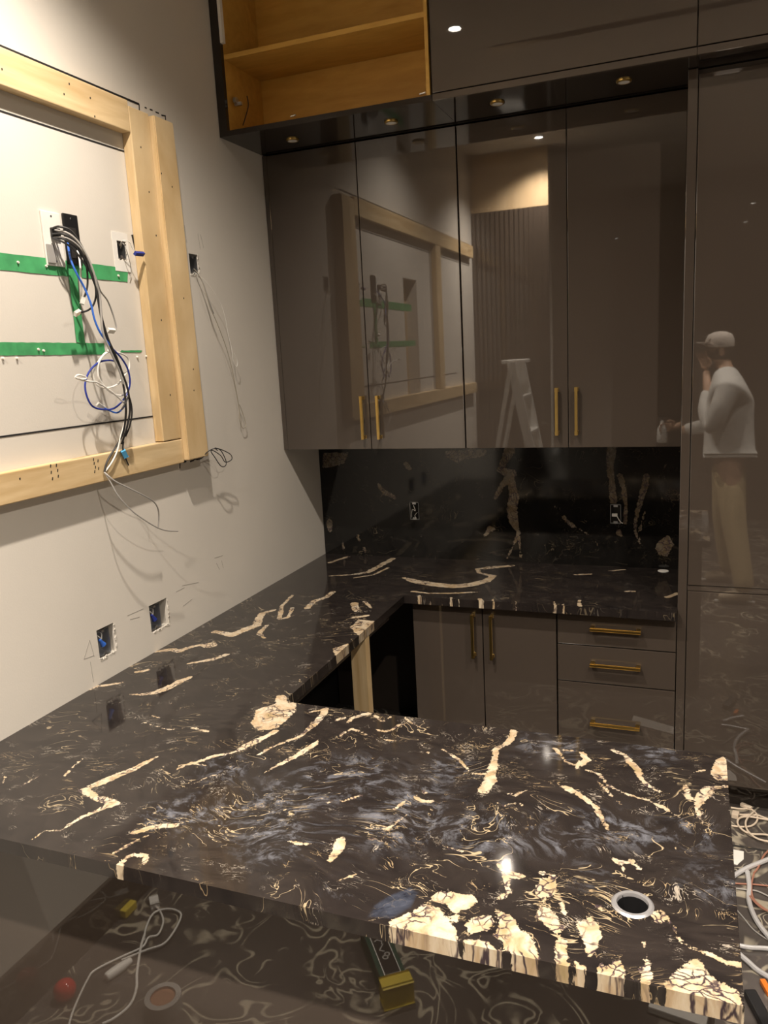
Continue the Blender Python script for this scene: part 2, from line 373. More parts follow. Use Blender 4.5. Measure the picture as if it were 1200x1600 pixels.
# the short partition behind the photographer, seen only in the lacquer
PW_X1 = -1.14
struct(MB().box(XL, PW_X1, -0.45, -0.32, FLOOR, CEIL).build('wall_partition', M['wall']))
t = thing('fluted_panel', (XL + 0.3, -0.32, FLOOR), 'brown fluted wall panel reflected in the third upper cabinet door', 'wall panel')
mb = MB(); mb.box(XL, PW_X1, -0.32, -0.308, FLOOR, 1.14)
k = XL + 0.01
while k < PW_X1 - 0.03: mb.box(k, k + 0.026, -0.309, -0.296, FLOOR, 1.14, 0.003); k += 0.04
mb.build('slatted_board', M['gloss'], t)
pb = MB().box(XL, PW_X1, -0.32, -0.302, 1.141, CEIL - 0.002, 0.002).build('plywood_board', M['ply'])
tag(pb, 'lit plywood board above the fluted panel, reflected in the third upper door', 'plywood board')
far = MB().box(PW_X1 + 0.3, XR - 0.002, YF + 0.002, YF + 0.5, FLOOR, 1.40, 0.003).build('wardrobe_cabinet', M['gloss'])
tag(far, 'tall brown cabinet run on the far side of the room, seen only as a reflection', 'cabinet')
sl = onz(900, 50, CEIL); yy = 5.898 - sl.y
sd_ = MB().box(-1.05, 1.6, yy - 0.03, yy + 0.03, CEIL - 0.006, CEIL - 0.0005, 0.002).build('slot_diffuser', M['black_plastic'])
tag(sd_, 'long black slot diffuser in the ceiling, reflected in the closed overhead door', 'air diffuser')
LAMP_DISC, nt_, p_ = nodes('lamp_diffuser'); p_.inputs['Emission Color'].default_value = (1.0, 0.93, 0.82, 1); p_.inputs['Emission Strength'].default_value = 60.0
where = ['over the raw wood frame', 'over the left end of the room behind the peninsula', 'over the right end of the peninsula, unseen and added as fill', 'over the standing man, unseen and added as fill', 'furthest back by the brown wardrobe, unseen and added as fill', 'over the clear floor right of the peninsula, unseen and added to light the back of the man']
for i, (x, y, wt, cone) in enumerate(DOWNLIGHTS):
    t = thing('downlight', (x, y, CEIL), 'small round recessed ceiling downlight ' + where[i], 'ceiling light', 'ceiling downlights')
    MB().lathe((x, y, 0), [(0.030, CEIL - 0.0005), (0.046, CEIL - 0.0005), (0.046, CEIL - 0.004), (0.032, CEIL - 0.006), (0.030, CEIL - 0.0005)], 32).build('trim_ring', M['white_plastic'], t, smooth=True)
    MB().cyl((x, y), 0.026, 0.026, CEIL - 0.0035, CEIL - 0.0015, 24).build('diffuser', LAMP_DISC, t)
    lamp(x, y, CEIL - 0.04, wt, cone, 0.95)

# ================================================================== STONE
# cream veins, traced as chains (u, v, half width) on the sight lines of the slab, and closed patches
CH = [
 [(246,1182,2),(210,1201,5),(165,1219,7),(131,1234,6),(150,1246,6),(180,1255,7),(157,1264,4),(124,1279,3),(94,1298,2.4),(71,1298,1.5),(41,1317,1.4)],
 [(275,1290,5),(240,1292,6),(206,1302,4)], [(244,1300,1.5),(210,1315,3),(176,1334,2)], [(187,1352,5),(202,1336,3),(229,1337,4),(225,1349,4)],
 [(430,1143,4),(413,1152,5),(380,1168,6),(367,1175,3),(333,1182,3),(310,1190,3),(280,1197,2)], [(450,1157,2.5),(423,1168,3),(403,1180,1)],
 [(508,1111,4),(495,1128,5),(484,1137,4),(471,1150,3),(451,1157,2)], [(510,1107,2),(484,1113,1.5)],
 [(500,1154,2),(488,1166,4),(467,1178,4),(451,1187,4),(440,1193,4),(422,1202,2),(405,1213,1)],
 [(543,1129,2),(550,1122,2),(565,1117,3),(576,1115,3)], [(609,1121,2),(598,1128,1.5),(587,1119,3)],
 [(636,1130,1.5),(623,1133,2),(612,1141,2),(601,1143,2),(590,1140,2)], [(632,1121,1.5),(643,1130,2),(653,1135,1.5)], [(526,1125,3),(537,1122,3)],
 [(532,1152,1.5),(535,1146,1.5),(550,1139,2),(565,1144,1.5),(587,1155,1.5),(616,1157,1)],
 [(803,1143,4),(794,1160,4),(775,1171,3),(771,1194,5),(767,1220,8),(756,1235,8)], [(767,1250,1.5),(786,1259,2),(809,1254,2),(820,1261,1)],
 [(792,1239,1.5),(803,1243,2.5),(827,1233,1.5)], [(452,1314,2.5),(467,1319,2.5),(490,1319,1.5)], [(533,1312,8),(531,1322,9),(520,1340,5),(509,1351,3)],
 [(501,1248,1.5),(512,1254,1.5),(535,1252,1.5),(565,1243,1.5)], [(649,1246,2),(659,1252,3),(677,1252,2)], [(662,1236,3),(664,1240,2)],
 [(617,1265,3),(634,1250,2)], [(527,1377,1.5),(561,1364,2)], [(576,1310,2),(588,1311,1.5),(602,1317,1.5)], [(584,1293,2),(606,1295,2),(636,1272,1.5)],
 [(691,1321,2),(704,1325,2),(726,1332,1.5)], [(659,1164,2),(670,1177,1.5)], [(692,1171,2),(719,1188,2),(737,1209,1.5),(760,1209,1.5)],
 [(777,1349,3),(790,1362,5),(816,1370,5),(790,1368,5),(794,1396,6),(779,1404,4)], [(843,1363,3),(867,1370,3)], [(877,1413,4),(882,1427,4)],
 [(1007,1473,2),(1012,1503,5),(1010,1523,9),(1007,1550,9)],
 [(1033,1423,4),(1053,1450,3),(1063,1470,4),(1087,1483,3),(1113,1493,4),(1133,1503,6),(1160,1507,6)], [(1023,1430,7),(1030,1437,7)],
 [(955,1340,2),(967,1347,7),(987,1347,5),(1000,1357,2)], [(973,1350,3),(973,1363,2),(982,1383,2)], [(927,1412,2),(940,1420,5),(952,1423,2)],
 [(1070,1227,4),(1077,1247,5)], [(1070,1225,1.5),(1083,1207,1.5),(1100,1203,1.5)],
 [(957,1172,2),(977,1180,4),(987,1193,4),(997,1205,6),(1002,1217,4),(1013,1228,4),(1033,1238,2)],
 [(877,1228,2),(890,1233,5),(913,1247,4),(930,1260,5),(940,1278,5),(950,1297,2)],
 [(917,1203,1.5),(937,1210,2.5),(950,1227,2.5),(977,1240,2),(1013,1250,3),(1033,1260,3),(1063,1278,1.5)], [(933,1220,2),(950,1237,2),(970,1257,1)],
 [(910,1177,4),(917,1187,6),(907,1193,5),(900,1200,3)], [(867,1170,2),(877,1180,2),(883,1190,2),(900,1196,2)], [(880,1172,2),(893,1173,2)],
 [(430,953,2),(410,958,3),(400,977,5),(380,985,5),(363,992,5),(337,987,4)], [(325,1008,7),(329,1008,7)], [(313,1008,3),(293,1012,3),(280,1018,4),(267,1015,4),(243,1018,3)],
 [(353,1023,3),(333,1030,3),(293,1037,1.5)], [(297,1058,3),(280,1065,5),(267,1073,5),(243,1082,5),(223,1085,3),(203,1085,1)], [(190,1067,2),(153,1072,3),(133,1080,1.5)],
 [(230,1047,3),(213,1050,2)], [(417,977,2),(405,990,3),(413,997,2)], [(457,930,1.5),(440,947,2),(437,967,3),(450,965,2),(457,950,2)],
 [(520,925,3),(510,933,3),(490,940,3),(480,950,3)], [(573,962,3),(552,965,3)], [(553,943,4),(557,955,3)], [(570,940,2),(580,950,2)],
 [(632,903,2),(648,908,5),(676,913,6),(708,916,6),(733,914,6),(759,908,5),(771,900,3),(749,895,2),(746,889,2),(765,887,4),(800,884,3)],
 [(512,900,1),(550,898,1.5),(575,894,3),(594,884,3),(613,873,3)], [(553,903,1),(584,898,1.5),(607,887,1.5)], [(645,924,2),(670,927,1.5),(702,927,2),(749,925,1.5)],
 [(515,879,2),(543,870,2)], [(655,931,1.5),(657,938,2)], [(665,934,.8),(666,938,.8)], [(672,934,1.2),(673,938,1.2)], [(705,934,1.5),(706,940,3)], [(716,936,.8),(717,940,.8)], [(750,936,2),(753,942,3.2)], [(770,936,1),(772,944,1.4)], [(805,939,1),(806,944,1.6)], [(866,940,1),(868,948,2)], [(880,944,.8),(881,948,.8)], [(905,938,1.6),(906,947,2)],
 [(899,898,2),(924,897,1.5)], [(953,892,1.5),(975,890,2)], [(978,924,2),(990,924,2)], [(1042,933,3),(1060,927,3)],
 [(233,1117,1.2),(250,1122,1.2)], [(300,1137,1.5),(325,1143,2)], [(222,1128,1),(262,1140,1.6),(290,1137,1)], [(30,1230,1),(60,1213,1),(75,1210,1)], [(5,1222,2),(8,1214,2)], [(3,1250,1.5),(7,1245,1.5)],
 [(100,1213,1.2),(118,1195,1.4),(134,1182,1)], [(275,1202,2),(300,1193,2),(320,1196,1.5)], [(300,1225,1.4),(330,1212,1.4),(343,1210,1)],
]
PG = [
 [(445,1085),(432,1087),(430,1100),(400,1108),(392,1130),(405,1142),(433,1138),(463,1112),(465,1098),(452,1099)],
 [(608,1439),(632,1430),(662,1411),(688,1418),(703,1440),(716,1452),(722,1500),(600,1480)], [(668,1408),(680,1395),(700,1393),(738,1397),(748,1408),(735,1420),(712,1428),(695,1414)],
 [(724,1443),(740,1433),(765,1430),(772,1442),(760,1455),(735,1460)], [(772,1421),(797,1427),(812,1449),(836,1470),(845,1500),(840,1540),(815,1512),(790,1482),(770,1460),(782,1445)],
 [(722,1466),(745,1468),(765,1470),(790,1492),(808,1516),(800,1550),(725,1510)], [(700,1432),(716,1432),(718,1442),(708,1444)],
 [(845,1372),(868,1370),(872,1392),(858,1403),(838,1405),(836,1392)], [(840,1417),(858,1415),(870,1430),(882,1450),(870,1460),(850,1445),(838,1432)],
 [(898,1443),(923,1433),(933,1443),(943,1463),(933,1483),(925,1500),(913,1483),(903,1460)], [(870,1457),(883,1470),(887,1497),(892,1530),(870,1530),(867,1483)],
 [(897,1503),(917,1507),(919,1540),(900,1535)], [(928,1512),(940,1502),(950,1513),(950,1545),(933,1545)], [(947,1510),(960,1498),(973,1500),(977,1523),(983,1560),(957,1550)],
 [(1083,1497),(1098,1503),(1110,1523),(1133,1537),(1153,1547),(1163,1567),(1160,1600),(1100,1600),(1037,1575),(1037,1553),(1040,1533),(1060,1510)],
 [(1125,1182),(1133,1183),(1142,1210),(1140,1222),(1120,1220),(1110,1210),(1115,1193)],
 [(1087,1240),(1100,1228),(1117,1228),(1115,1240),(1103,1253),(1093,1263),(1097,1277),(1100,1290),(1092,1283),(1085,1263)],
 [(1110,1228),(1140,1227),(1140,1231),(1110,1233)],
 [(585,970),(560,968),(547,980),(566,1000),(582,985)], [(545,1005),(520,1013),(525,1028),(545,1015)],
]
CLOUD = [(430,1270,60),(500,1220,50),(560,1210,40),(300,1270,40),(250,1270,25),(640,1250,45),(610,1290,50),(690,1290,30),(770,1300,50),(800,1305,30),(440,1320,40),(930,1290,40),(990,1300,35),(880,1310,35),(1110,1380,35),(1080,1300,35),(860,1165,35),(1020,1175,25),(530,1390,20),(920,1370,25),(350,1200,30),(700,1200,30)]
SLATE = [(608,1400),(640,1387),(652,1396),(640,1418),(612,1434),(578,1432),(588,1414)]
def plane_scale(fn, u, v):
    p = fn(u, v); a = (fn(u + 1, v) - p).length; b = (fn(u, v + 1) - p).length; return math.sqrt(a * b) * 0.9
def sdf(pts2, chains, polys, big=0.2):
    d = np.full(len(pts2), big)
    for ch in chains:
        for (a, ra), (b, rb) in zip(ch, ch[1:]):
            a = np.array(a); b = np.array(b); ab = b - a; L2 = max(ab @ ab, 1e-12)
            lo = np.minimum(a, b) - 0.06; hi = np.maximum(a, b) + 0.06
            idx = np.nonzero(((pts2 > lo) & (pts2 < hi)).all(1))[0]
            if not len(idx): continue
            q = pts2[idx]; t = np.clip(((q - a) @ ab) / L2, 0, 1)
            dd = np.linalg.norm(q - (a + t[:, None] * ab), axis=1) - (ra + (rb - ra) * t)
            d[idx] = np.minimum(d[idx], dd)
    for pg in polys:
        pg = np.array(pg); dist = np.full(len(pts2), big); ins = np.zeros(len(pts2), bool); n = len(pg)
        for i in range(n):
            a = pg[i]; b = pg[(i + 1) % n]; ab = b - a; L2 = max(ab @ ab, 1e-12)
            t = np.clip(((pts2 - a) @ ab) / L2, 0, 1); dist = np.minimum(dist, np.linalg.norm(pts2 - (a + t[:, None] * ab), axis=1))
            c = (a[1] > pts2[:, 1]) != (b[1] > pts2[:, 1])
            with np.errstate(divide='ignore', invalid='ignore'): xi = a[0] + (pts2[:, 1] - a[1]) * (b[0] - a[0]) / (b[1] - a[1])
            ins ^= c & (pts2[:, 0] < xi)
        d = np.minimum(d, np.where(ins, -dist, dist))
    return d
def set_attr(me, name, arr):
    a = me.attributes.new(name, 'FLOAT', 'POINT'); a.data.foreach_set('value', np.asarray(arr, dtype=np.float32))
TOP = lambda u, v: onz(u, v, -1.0)
def chains_on(fn, CHs, ij):
    out = []
    for ch in CHs: out.append([((fn(u, v)[ij[0]], fn(u, v)[ij[1]]), max(r * 1.0 * plane_scale(fn, u, v), 0.0004)) for u, v, r in ch])
    return out
X0, X1, Y0, Y1 = XL + 0.0, 0.092, 1.15, 3.65
XI, YI, YK = -1.13, 1.95, 3.03      # inner corner, peninsula back edge, back run front edge
XK = -0.042                          # the back run stops at the tall cabinet
THK = 0.033
GX, GY, GR = -0.084, 1.335, 0.030
def lattice(vals, step):
    out = []
    for a, b in zip(vals, vals[1:]):
        n = max(1, round((b - a) / step)); out += [a + (b - a) * i / n for i in range(n)]
    return np.array(out + [vals[-1]])
gx = lattice([X0, XI, XK, X1], 0.0055); gy = lattice([Y0, YI, YK, Y1], 0.0055)
nx, ny = len(gx), len(gy)
cx = (gx[:-1] + gx[1:]) / 2; cy = (gy[:-1] + gy[1:]) / 2
CX, CY = np.meshgrid(cx, cy, indexing='ij')
mask = (CY < YI) | (CX < XI) | ((CY > YK) & (CX < XK))
mask &= np.hypot(CX - GX, CY - GY) > GR
vid = -np.ones((nx, ny), int); used = np.zeros((nx, ny), bool)
for di in (0, 1):
    for dj in (0, 1): used[di:nx - 1 + di, dj:ny - 1 + dj] |= mask
vid[used] = np.arange(used.sum()); nt0 = int(used.sum())
GXX, GYY = np.meshgrid(gx, gy, indexing='ij'); px = GXX[used]; py = GYY[used]
verts = np.concatenate([np.stack([px, py, np.full(nt0, -1.0)], 1), np.stack([px, py, np.full(nt0, -1.0 - THK)], 1)])
I, J = np.nonzero(mask)
a, b, c, d = vid[I, J], vid[I + 1, J], vid[I + 1, J + 1], vid[I, J + 1]
top = np.stack([a, b, c, d], 1); bot = np.stack([a, d, c, b], 1) + nt0
mp_ = np.pad(mask, 1)
sides = []
for di, dj, (p, q) in ((-1, 0, ('d', 'a')), (1, 0, ('b', 'c')), (0, -1, ('a', 'b')), (0, 1, ('c', 'd'))):
    sel = ~mp_[I + 1 + di, J + 1 + dj]; m_ = dict(a=a, b=b, c=c, d=d); P_, Q_ = m_[p][sel], m_[q][sel]
    sides.append(np.stack([P_, P_ + nt0, Q_ + nt0, Q_], 1))
faces = np.concatenate([top, bot] + sides).tolist(); verts = verts.tolist()
# rounded inner corner
R_ = 0.045; base = len(verts); arc = [(XI + R_ - R_ * math.cos(t_), YI + R_ - R_ * math.sin(t_)) for t_ in np.linspace(0, math.pi / 2, 10)]
for z in (-1.0, -1.0 - THK):
    verts.append((XI, YI, z)); verts += [(x, y, z) for x, y in arc]
n_ = len(arc) + 1
for i in range(1, n_ - 1):
    faces.append([base, base + i + 1, base + i][::-1]); faces.append([base + n_, base + n_ + i, base + n_ + i + 1][::-1])
    faces.append([base + i, base + i + 1, base + n_ + i + 1, base + n_ + i])
me = bpy.data.meshes.new('stone_countertop'); me.from_pydata(verts, [], faces); me.update()
p2 = np.array(verts)[:, :2]
set_attr(me, 'sd', sdf(p2, chains_on(TOP, CH, (0, 1)), [[tuple(TOP(u, v)[:2]) for u, v in pg] for pg in PG]))
set_attr(me, 'slate', np.clip(0.5 - sdf(p2, [], [[tuple(TOP(u, v)[:2]) for u, v in SLATE]]) / 0.006, 0, 1))
cl = np.zeros(len(p2))
for u, v, r in CLOUD:
    q = TOP(u, v); rr = r * plane_scale(TOP, u, v); cl += np.exp(-((p2[:, 0] - q.x) ** 2 + (p2[:, 1] - q.y) ** 2) / (rr * rr) * 1.2)
set_attr(me, 'cloud', np.clip(cl * 1.3, 0, 1))
bz = np.where(p2[:, 1] > 2.9, 0.12, 0.42)
for u, v, r in [(500, 1180, 150), (650, 1250, 220), (850, 1250, 200), (1050, 1350, 160), (500, 1320, 150), (1000, 1450, 150), (300, 1240, 80), (650, 1150, 120)]:
    q = TOP(u, v); rr = r * plane_scale(TOP, u, v); bz += 0.6 * np.exp(-((p2[:, 0] - q.x) ** 2 + (p2[:, 1] - q.y) ** 2) / (rr * rr))
set_attr(me, 'busy', np.clip(bz, 0, 1.1))
me.validate()
ct = link('stone_countertop', me, M['stone'])
tag(ct, 'U-shaped polished black granite countertop with cream and gold veins', 'countertop')
# backsplash with two outlet openings
BS = lambda u, v: ony(u, v, 3.65)
CHB = [
 [(591,757,3),(600,769,4),(616,777,4)], [(797,702,9),(781,734,6),(800,740,8),(784,759,5),(774,778,3)],
 [(797,745,6),(803,775,9),(800,797,9),(803,816,8),(811,832,3),(800,857,2),(792,873,2)], [(811,838,2),(814,870,2)], [(770,826,4),(765,826,5),(759,835,4)],
 [(515,816,6),(515,826,5)], [(559,838,3),(562,845,2)], [(569,857,3),(571,862,2)], [(537,857,2),(535,845,1)],
 [(956,702,9),(953,724,7),(955,750,5),(958,775,7),(959,785,6)], [(966,832,5),(970,836,3)], [(969,743,5),(975,766,5),(978,791,3),(977,816,3)],
 [(1010,745,6),(1005,769,6),(997,797,4),(991,826,3),(1000,848,2)], [(1007,800,2),(1000,830,2)], [(1042,724,1),(1026,753,1)], [(635,725,5),(640,732,4)], [(868,790,3),(868,793,3)], [(880,808,3),(895,822,4)], [(895,822,1),(930,840,1),(935,858,1)],
]
PGB = [[(504,707),(546,707),(537,724),(515,732),(504,730)], [(695,704),(762,702),(759,712),(733,716),(714,723),(698,716)], [(1023,857),(1029,845),(1045,835),(1053,851),(1042,870),(1029,867)]]
HB = []
for u, v in ((648, 798), (962, 803)):
    q = BS(u, v); HB.append((q.x - 0.024, q.x + 0.024, q.z - 0.045, q.z + 0.045))
xs = lattice(sorted([XL, XK, *[h[0] for h in HB], *[h[1] for h in HB]]), 0.008); zs = lattice(sorted([-1.0, -0.40, HB[0][2], HB[0][3]]), 0.008)
verts = []; faces = []; vi = {}
def V_(x, y, z):
    k = (round(x, 5), round(y, 5), round(z, 5))
    if k not in vi: vi[k] = len(verts); verts.append(k)
    return vi[k]
inh = lambda x, z: any(h[0] < x < h[1] and h[2] < z < h[3] for h in HB)
for i in range(len(xs) - 1):
    for j in range(len(zs) - 1):
        x0, x1, z0, z1 = xs[i], xs[i + 1], zs[j], zs[j + 1]; mx, mz = (x0 + x1) / 2, (z0 + z1) / 2
        if inh(mx, mz): continue
        faces.append((V_(x0, 3.65, z0), V_(x1, 3.65, z0), V_(x1, 3.65, z1), V_(x0, 3.65, z1)))
        for (dx, dz, e) in ((-1, 0, ((x0, z0), (x0, z1))), (1, 0, ((x1, z0), (x1, z1))), (0, -1, ((x0, z0), (x1, z0))), (0, 1, ((x0, z1), (x1, z1)))):
            tx, tz = mx + dx * (x1 - x0), mz + dz * (z1 - z0)
            if inh(tx, tz) or tx < xs[0] or tx > xs[-1] or tz < zs[0] or tz > zs[-1]:
                faces.append((V_(e[0][0], 3.65, e[0][1]), V_(e[1][0], 3.65, e[1][1]), V_(e[1][0], 3.669, e[1][1]), V_(e[0][0], 3.669, e[0][1])))
me = bpy.data.meshes.new('stone_backsplash'); me.from_pydata(verts, [], faces); me.update()
p2 = np.array(verts)[:, [0, 2]]
set_attr(me, 'sd', sdf(p2, chains_on(BS, CHB, (0, 2)), [[(BS(u, v).x, BS(u, v).z) for u, v in pg] for pg in PGB]))
for nm, val in (('slate', 0.0), ('cloud', 0.0), ('busy', 0.10)): set_attr(me, nm, np.full(len(p2), val))
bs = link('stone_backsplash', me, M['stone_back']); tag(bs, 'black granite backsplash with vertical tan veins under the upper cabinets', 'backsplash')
# grommet ring let into the peninsula
t = thing('cable_grommet', (GX, GY, -1.0), 'round metal cable grommet ring set in the right end of the peninsula', 'grommet')
MB().lathe((GX, GY, -1.0), [(0.0275, -0.033), (0.0275, 0.002), (0.0285, 0.0035), (0.034, 0.0035), (0.0375, 0.0005), (0.0375, 0.0002)], 56).build('flange', M['satin'], t, smooth=True)
MB().lathe((GX, GY, -1.0), [(0.0274, -0.004), (0.0268, -0.004), (0.0262, -0.06), (0.0274, -0.06), (0.0274, -0.004)], 40).build('sleeve', M['black_plastic'], t, smooth=True)  # black lining added to paint the inside of the ring dark

# ================================================================== CABINETS
def handle(parent, c, axis, length=0.19, off=0.028, out=(0, -1, 0), name='handle'):
    c = Vector(c); A = Vector(axis); O = Vector(out); B = A.cross(O); mb = MB(); h = length / 2
    mb.obox(c + O * off, A, O, B, h, 0.0045, 0.0045, 0.001)
    for s in (-1, 1): mb.obox(c + A * s * (h - 0.008) + O * off / 2, A, O, B, 0.007, off / 2, 0.006, 0.001)
    return mb.build(name, M['brass'], parent)
def door(parent, x0, x1, y, z0, z1, g=0.0015, name='door', mat=None, th=0.019):
    return MB().box(x0 + g, x1 - g, y, y + th, z0 + g, z1 - g, 0.0014).build(name, mat or M['gloss'], parent)
def carcass(parent, x0, x1, y0, y1, z0, z1, mat=None, t_=0.018, name='carcass', back=True, top=True):
    mb = MB(); mb.box(x0, x0 + t_, y0, y1, z0, z1); mb.box(x1 - t_, x1, y0, y1, z0, z1); mb.box(x0 + t_, x1 - t_, y0, y1, z0, z0 + t_)
    if top: mb.box(x0 + t_, x1 - t_, y0, y1, z1 - t_, z1)
    if back: mb.box(x0 + t_, x1 - t_, y1 - 0.01, y1, z0 + t_, z1 - t_)
    return mb.build(name, mat or M['gloss'], parent)
YU = 3.279
UP = [(XL + 0.002, -0.9085, (XL + 0.025, -1.3425, -0.9085), 'left upper wall cabinet in brown gloss that reflects the wood frame', ((-1.372, -0.262), (-1.296, -0.262))),
      (-0.9055, -0.043, (-0.9055, -0.4735, -0.043), 'right upper wall cabinet in brown gloss beside the tall cabinet', ((-0.517, -0.255), (-0.439, -0.255)))]
for x0, x1, ds, lab, hs in UP:
    t = thing('upper_cabinet', ((x0 + x1) / 2, YU + 0.19, -0.405), lab, 'cabinet', 'upper wall cabinets')
    carcass(t, x0, x1, YU + 0.021, 3.648, -0.403, 0.888)
    if ds[0] > x0 + 0.01: MB().box(x0, ds[0] - 0.001, YU + 0.004, YU + 0.02, -0.405, 0.888, 0.001).build('filler_strip', M['gloss'], t)
    for (a, b), (hx, hz) in zip(zip(ds, ds[1:]), hs):
        dd = door(t, a, b, YU, -0.405, 0.886)
        handle(dd, (hx, YU, hz), (0, 0, 1))
YO = 2.949; ZO = 0.892
ov = thing('overhead_cabinet', (-1.34, 3.2, ZO), 'open overhead cabinet without doors, golden wood interior and one shelf', 'cabinet')
x0, x1 = XL + 0.002, -0.9005
mb = MB(); mb.box(x0, x0 + 0.036, YO, YO + 0.02, ZO, CEIL - 0.002); mb.box(x0, x0 + 0.018, YO + 0.02, 3.65, ZO, CEIL - 0.002)
mb.box(x0 + 0.036, x1, YO, YO + 0.02, ZO, ZO + 0.02); mb.box(x0 + 0.018, x1, YO + 0.02, 3.65, ZO, ZO + 0.012); mb.box(x1 - 0.006, x1, YO + 0.02, 3.65, ZO + 0.012, CEIL - 0.002)
mb.box(x0 + 0.018, x1 - 0.006, 3.28, 3.65, ZO + 0.012, ZO + 0.02)
mb.build('carcass', M['gloss_dark'], ov)
mb = MB(); mb.box(x0 + 0.019, x0 + 0.034, YO + 0.021, 3.275, ZO + 0.014, CEIL - 0.004); mb.box(x1 - 0.02, x1 - 0.007, YO + 0.003, 3.275, ZO + 0.021, CEIL - 0.004)
mb.box(x0 + 0.034, x1 - 0.02, 3.262, 3.275, ZO + 0.014, CEIL - 0.004); mb.box(x0 + 0.034, x1 - 0.02, YO + 0.021, 3.262, ZO + 0.014, ZO + 0.026)
mb.build('inner_lining', M['oak'], ov)
MB().box(x0 + 0.035, x1 - 0.021, YO + 0.022, 3.26, 1.178, 1.196, 0.001).build('shelf', M['oak'], ov)
tag(MB().box(x0 + 0.036, x0 + 0.049, YO + 0.001, YO + 0.02, 1.232, CEIL - 0.01, 0.001).build('edge_strip', M['white_plastic'], ov), 'white edge strip')
q = ony(366, 157, 3.0); hg = MB(); hg.lathe(q, [(0.0, 0.0), (0.012, 0.0), (0.012, 0.012), (0.008, 0.014), (0.0, 0.014)], 16, (Vector((0, 1, 0)), Vector((0, 0, 1)), Vector((1, 0, 0)))); hg.obox(q + Vector((0.012, 0.01, -0.012)), (1, 0, 0), (0, 1, 0), (0, 0, 1), 0.016, 0.006, 0.006, 0.001)
hg.build('hinge', M['steel'], ov)
MB().tube([ony(386, 150, 3.1), ony(388, 165, 3.1), ony(383, 185, 3.08), ony(379, 197, 3.08)], 0.0022, 6).build('hanging_wire', M['black_rubber'], ov)
for u, v in ((458, 181), (660, 146)):
    q = ony(u, v, YO - 0.002)
    MB().obox(q, (1, 0, 0.1), (0, 1, 0), (0, 0, 1), 0.011, 0.003, 0.002).build('hinge_clip', M['steel'], ov)
for (a, b, lab) in ((-0.8995, -0.0145, 'closed overhead cabinet in brown gloss right of the open one'), (-0.0135, 0.88, 'closed overhead cabinet above the tall cabinet at right edge')):
    t = thing('overhead_cabinet', ((a + b) / 2, 3.2, ZO), lab, 'cabinet', 'closed overhead cabinets')
    carcass(t, a, b, YO + 0.021, 3.65, ZO, CEIL - 0.002, M['gloss_dark'])
    MB().box(a, b, YO + 0.003, YO + 0.021, ZO, ZO + 0.0225, 0.001).build('bottom_rail', M['gloss'], t)
    door(t, a, b, YO, ZO + 0.024, CEIL - 0.003)
for i, (u, v) in enumerate(((457, 218), (611, 190), (777, 160), (975, 126))):
    q = onz(u, v, ZO)
    t = thing('puck_light', (q.x, q.y, ZO), 'small switched-off brass puck light under the overhead cabinets, ' + ['leftmost of four', 'second from the left', 'third from the left', 'rightmost of four'][i], 'puck light', 'puck lights under the overhead cabinets')
    MB().lathe((q.x, q.y, ZO), [(0.0, -0.004), (0.020, -0.004), (0.020, -0.0065), (0.0235, -0.0065), (0.0265, -0.004), (0.027, 0.0), (0.0, 0.0)], 28).build('bezel', M['brass'], t, smooth=True)
    MB().cyl((q.x, q.y), 0.0195, 0.0195, ZO - 0.0058, ZO - 0.0042, 24).build('lens', M['white_plastic'], t)
# tall cabinet
YT = 3.08
t = thing('tall_cabinet', (0.4, 3.36, FLOOR), 'full height brown gloss cabinet at right reflecting the standing man', 'cabinet')
MB().box(-0.041, -0.0095, YT, 3.65, FLOOR + 0.001, 0.889, 0.0015).build('side_panel', M['gloss'], t)
MB().box(-0.0095, 0.9, YT + 0.021, 3.65, FLOOR + 0.1, 0.889).build('carcass', M['carcass'], t)
dd = door(t, -0.008, 0.892, YT, -0.904, 0.872)
dd = door(t, -0.008, 0.892, YT, -1.705, -0.926)
MB().box(-0.008, 0.892, YT + 0.004, YT + 0.02, -0.925, -0.905).build('divider_rail', M['gloss'], t)
MB().box(-0.0095, 0.9, YT + 0.07, YT + 0.085, FLOOR + 0.001, FLOOR + 0.1).build('toe_kick', M['gloss_dark'], t)
# base units under the back run
ZS = -1.0 - THK
t = thing('base_cabinet', (-0.8, 3.36, FLOOR), 'two-door brown gloss base cabinet under the back counter', 'cabinet')
carcass(t, -1.113, -0.4985, YT + 0.021, 3.648, FLOOR + 0.1, ZS - 0.002, M['carcass'])
MB().box(-1.113, -0.4985, YT + 0.07, YT + 0.085, FLOOR + 0.001, FLOOR + 0.1).build('toe_kick', M['gloss_dark'], t)
for a, b, hx in ((-1.113, -0.805, -0.843), (-0.804, -0.4985, -0.764)):
    dd = door(t, a, b, YT, -1.70, ZS - 0.006); handle(dd, (hx, YT, -1.168), (0, 0, 1))
t = thing('drawer_cabinet', (-0.27, 3.36, FLOOR), 'brown gloss base unit with three drawers next to tall cabinet', 'cabinet')
carcass(t, -0.4955, -0.043, YT + 0.021, 3.648, FLOOR + 0.1, ZS - 0.002, M['carcass'])
MB().box(-0.4955, -0.043, YT + 0.07, YT + 0.085, FLOOR + 0.001, FLOOR + 0.1).build('toe_kick', M['gloss_dark'], t)
for z0, z1, hz in ((-1.176, ZS - 0.006, -1.098), (-1.334, -1.178, -1.248), (-1.70, -1.336, -1.50)):
    dd = door(t, -0.4955, -0.043, YT, z0, z1, name='drawer_front'); handle(dd, (-0.268, YT, hz), (1, 0, 0))
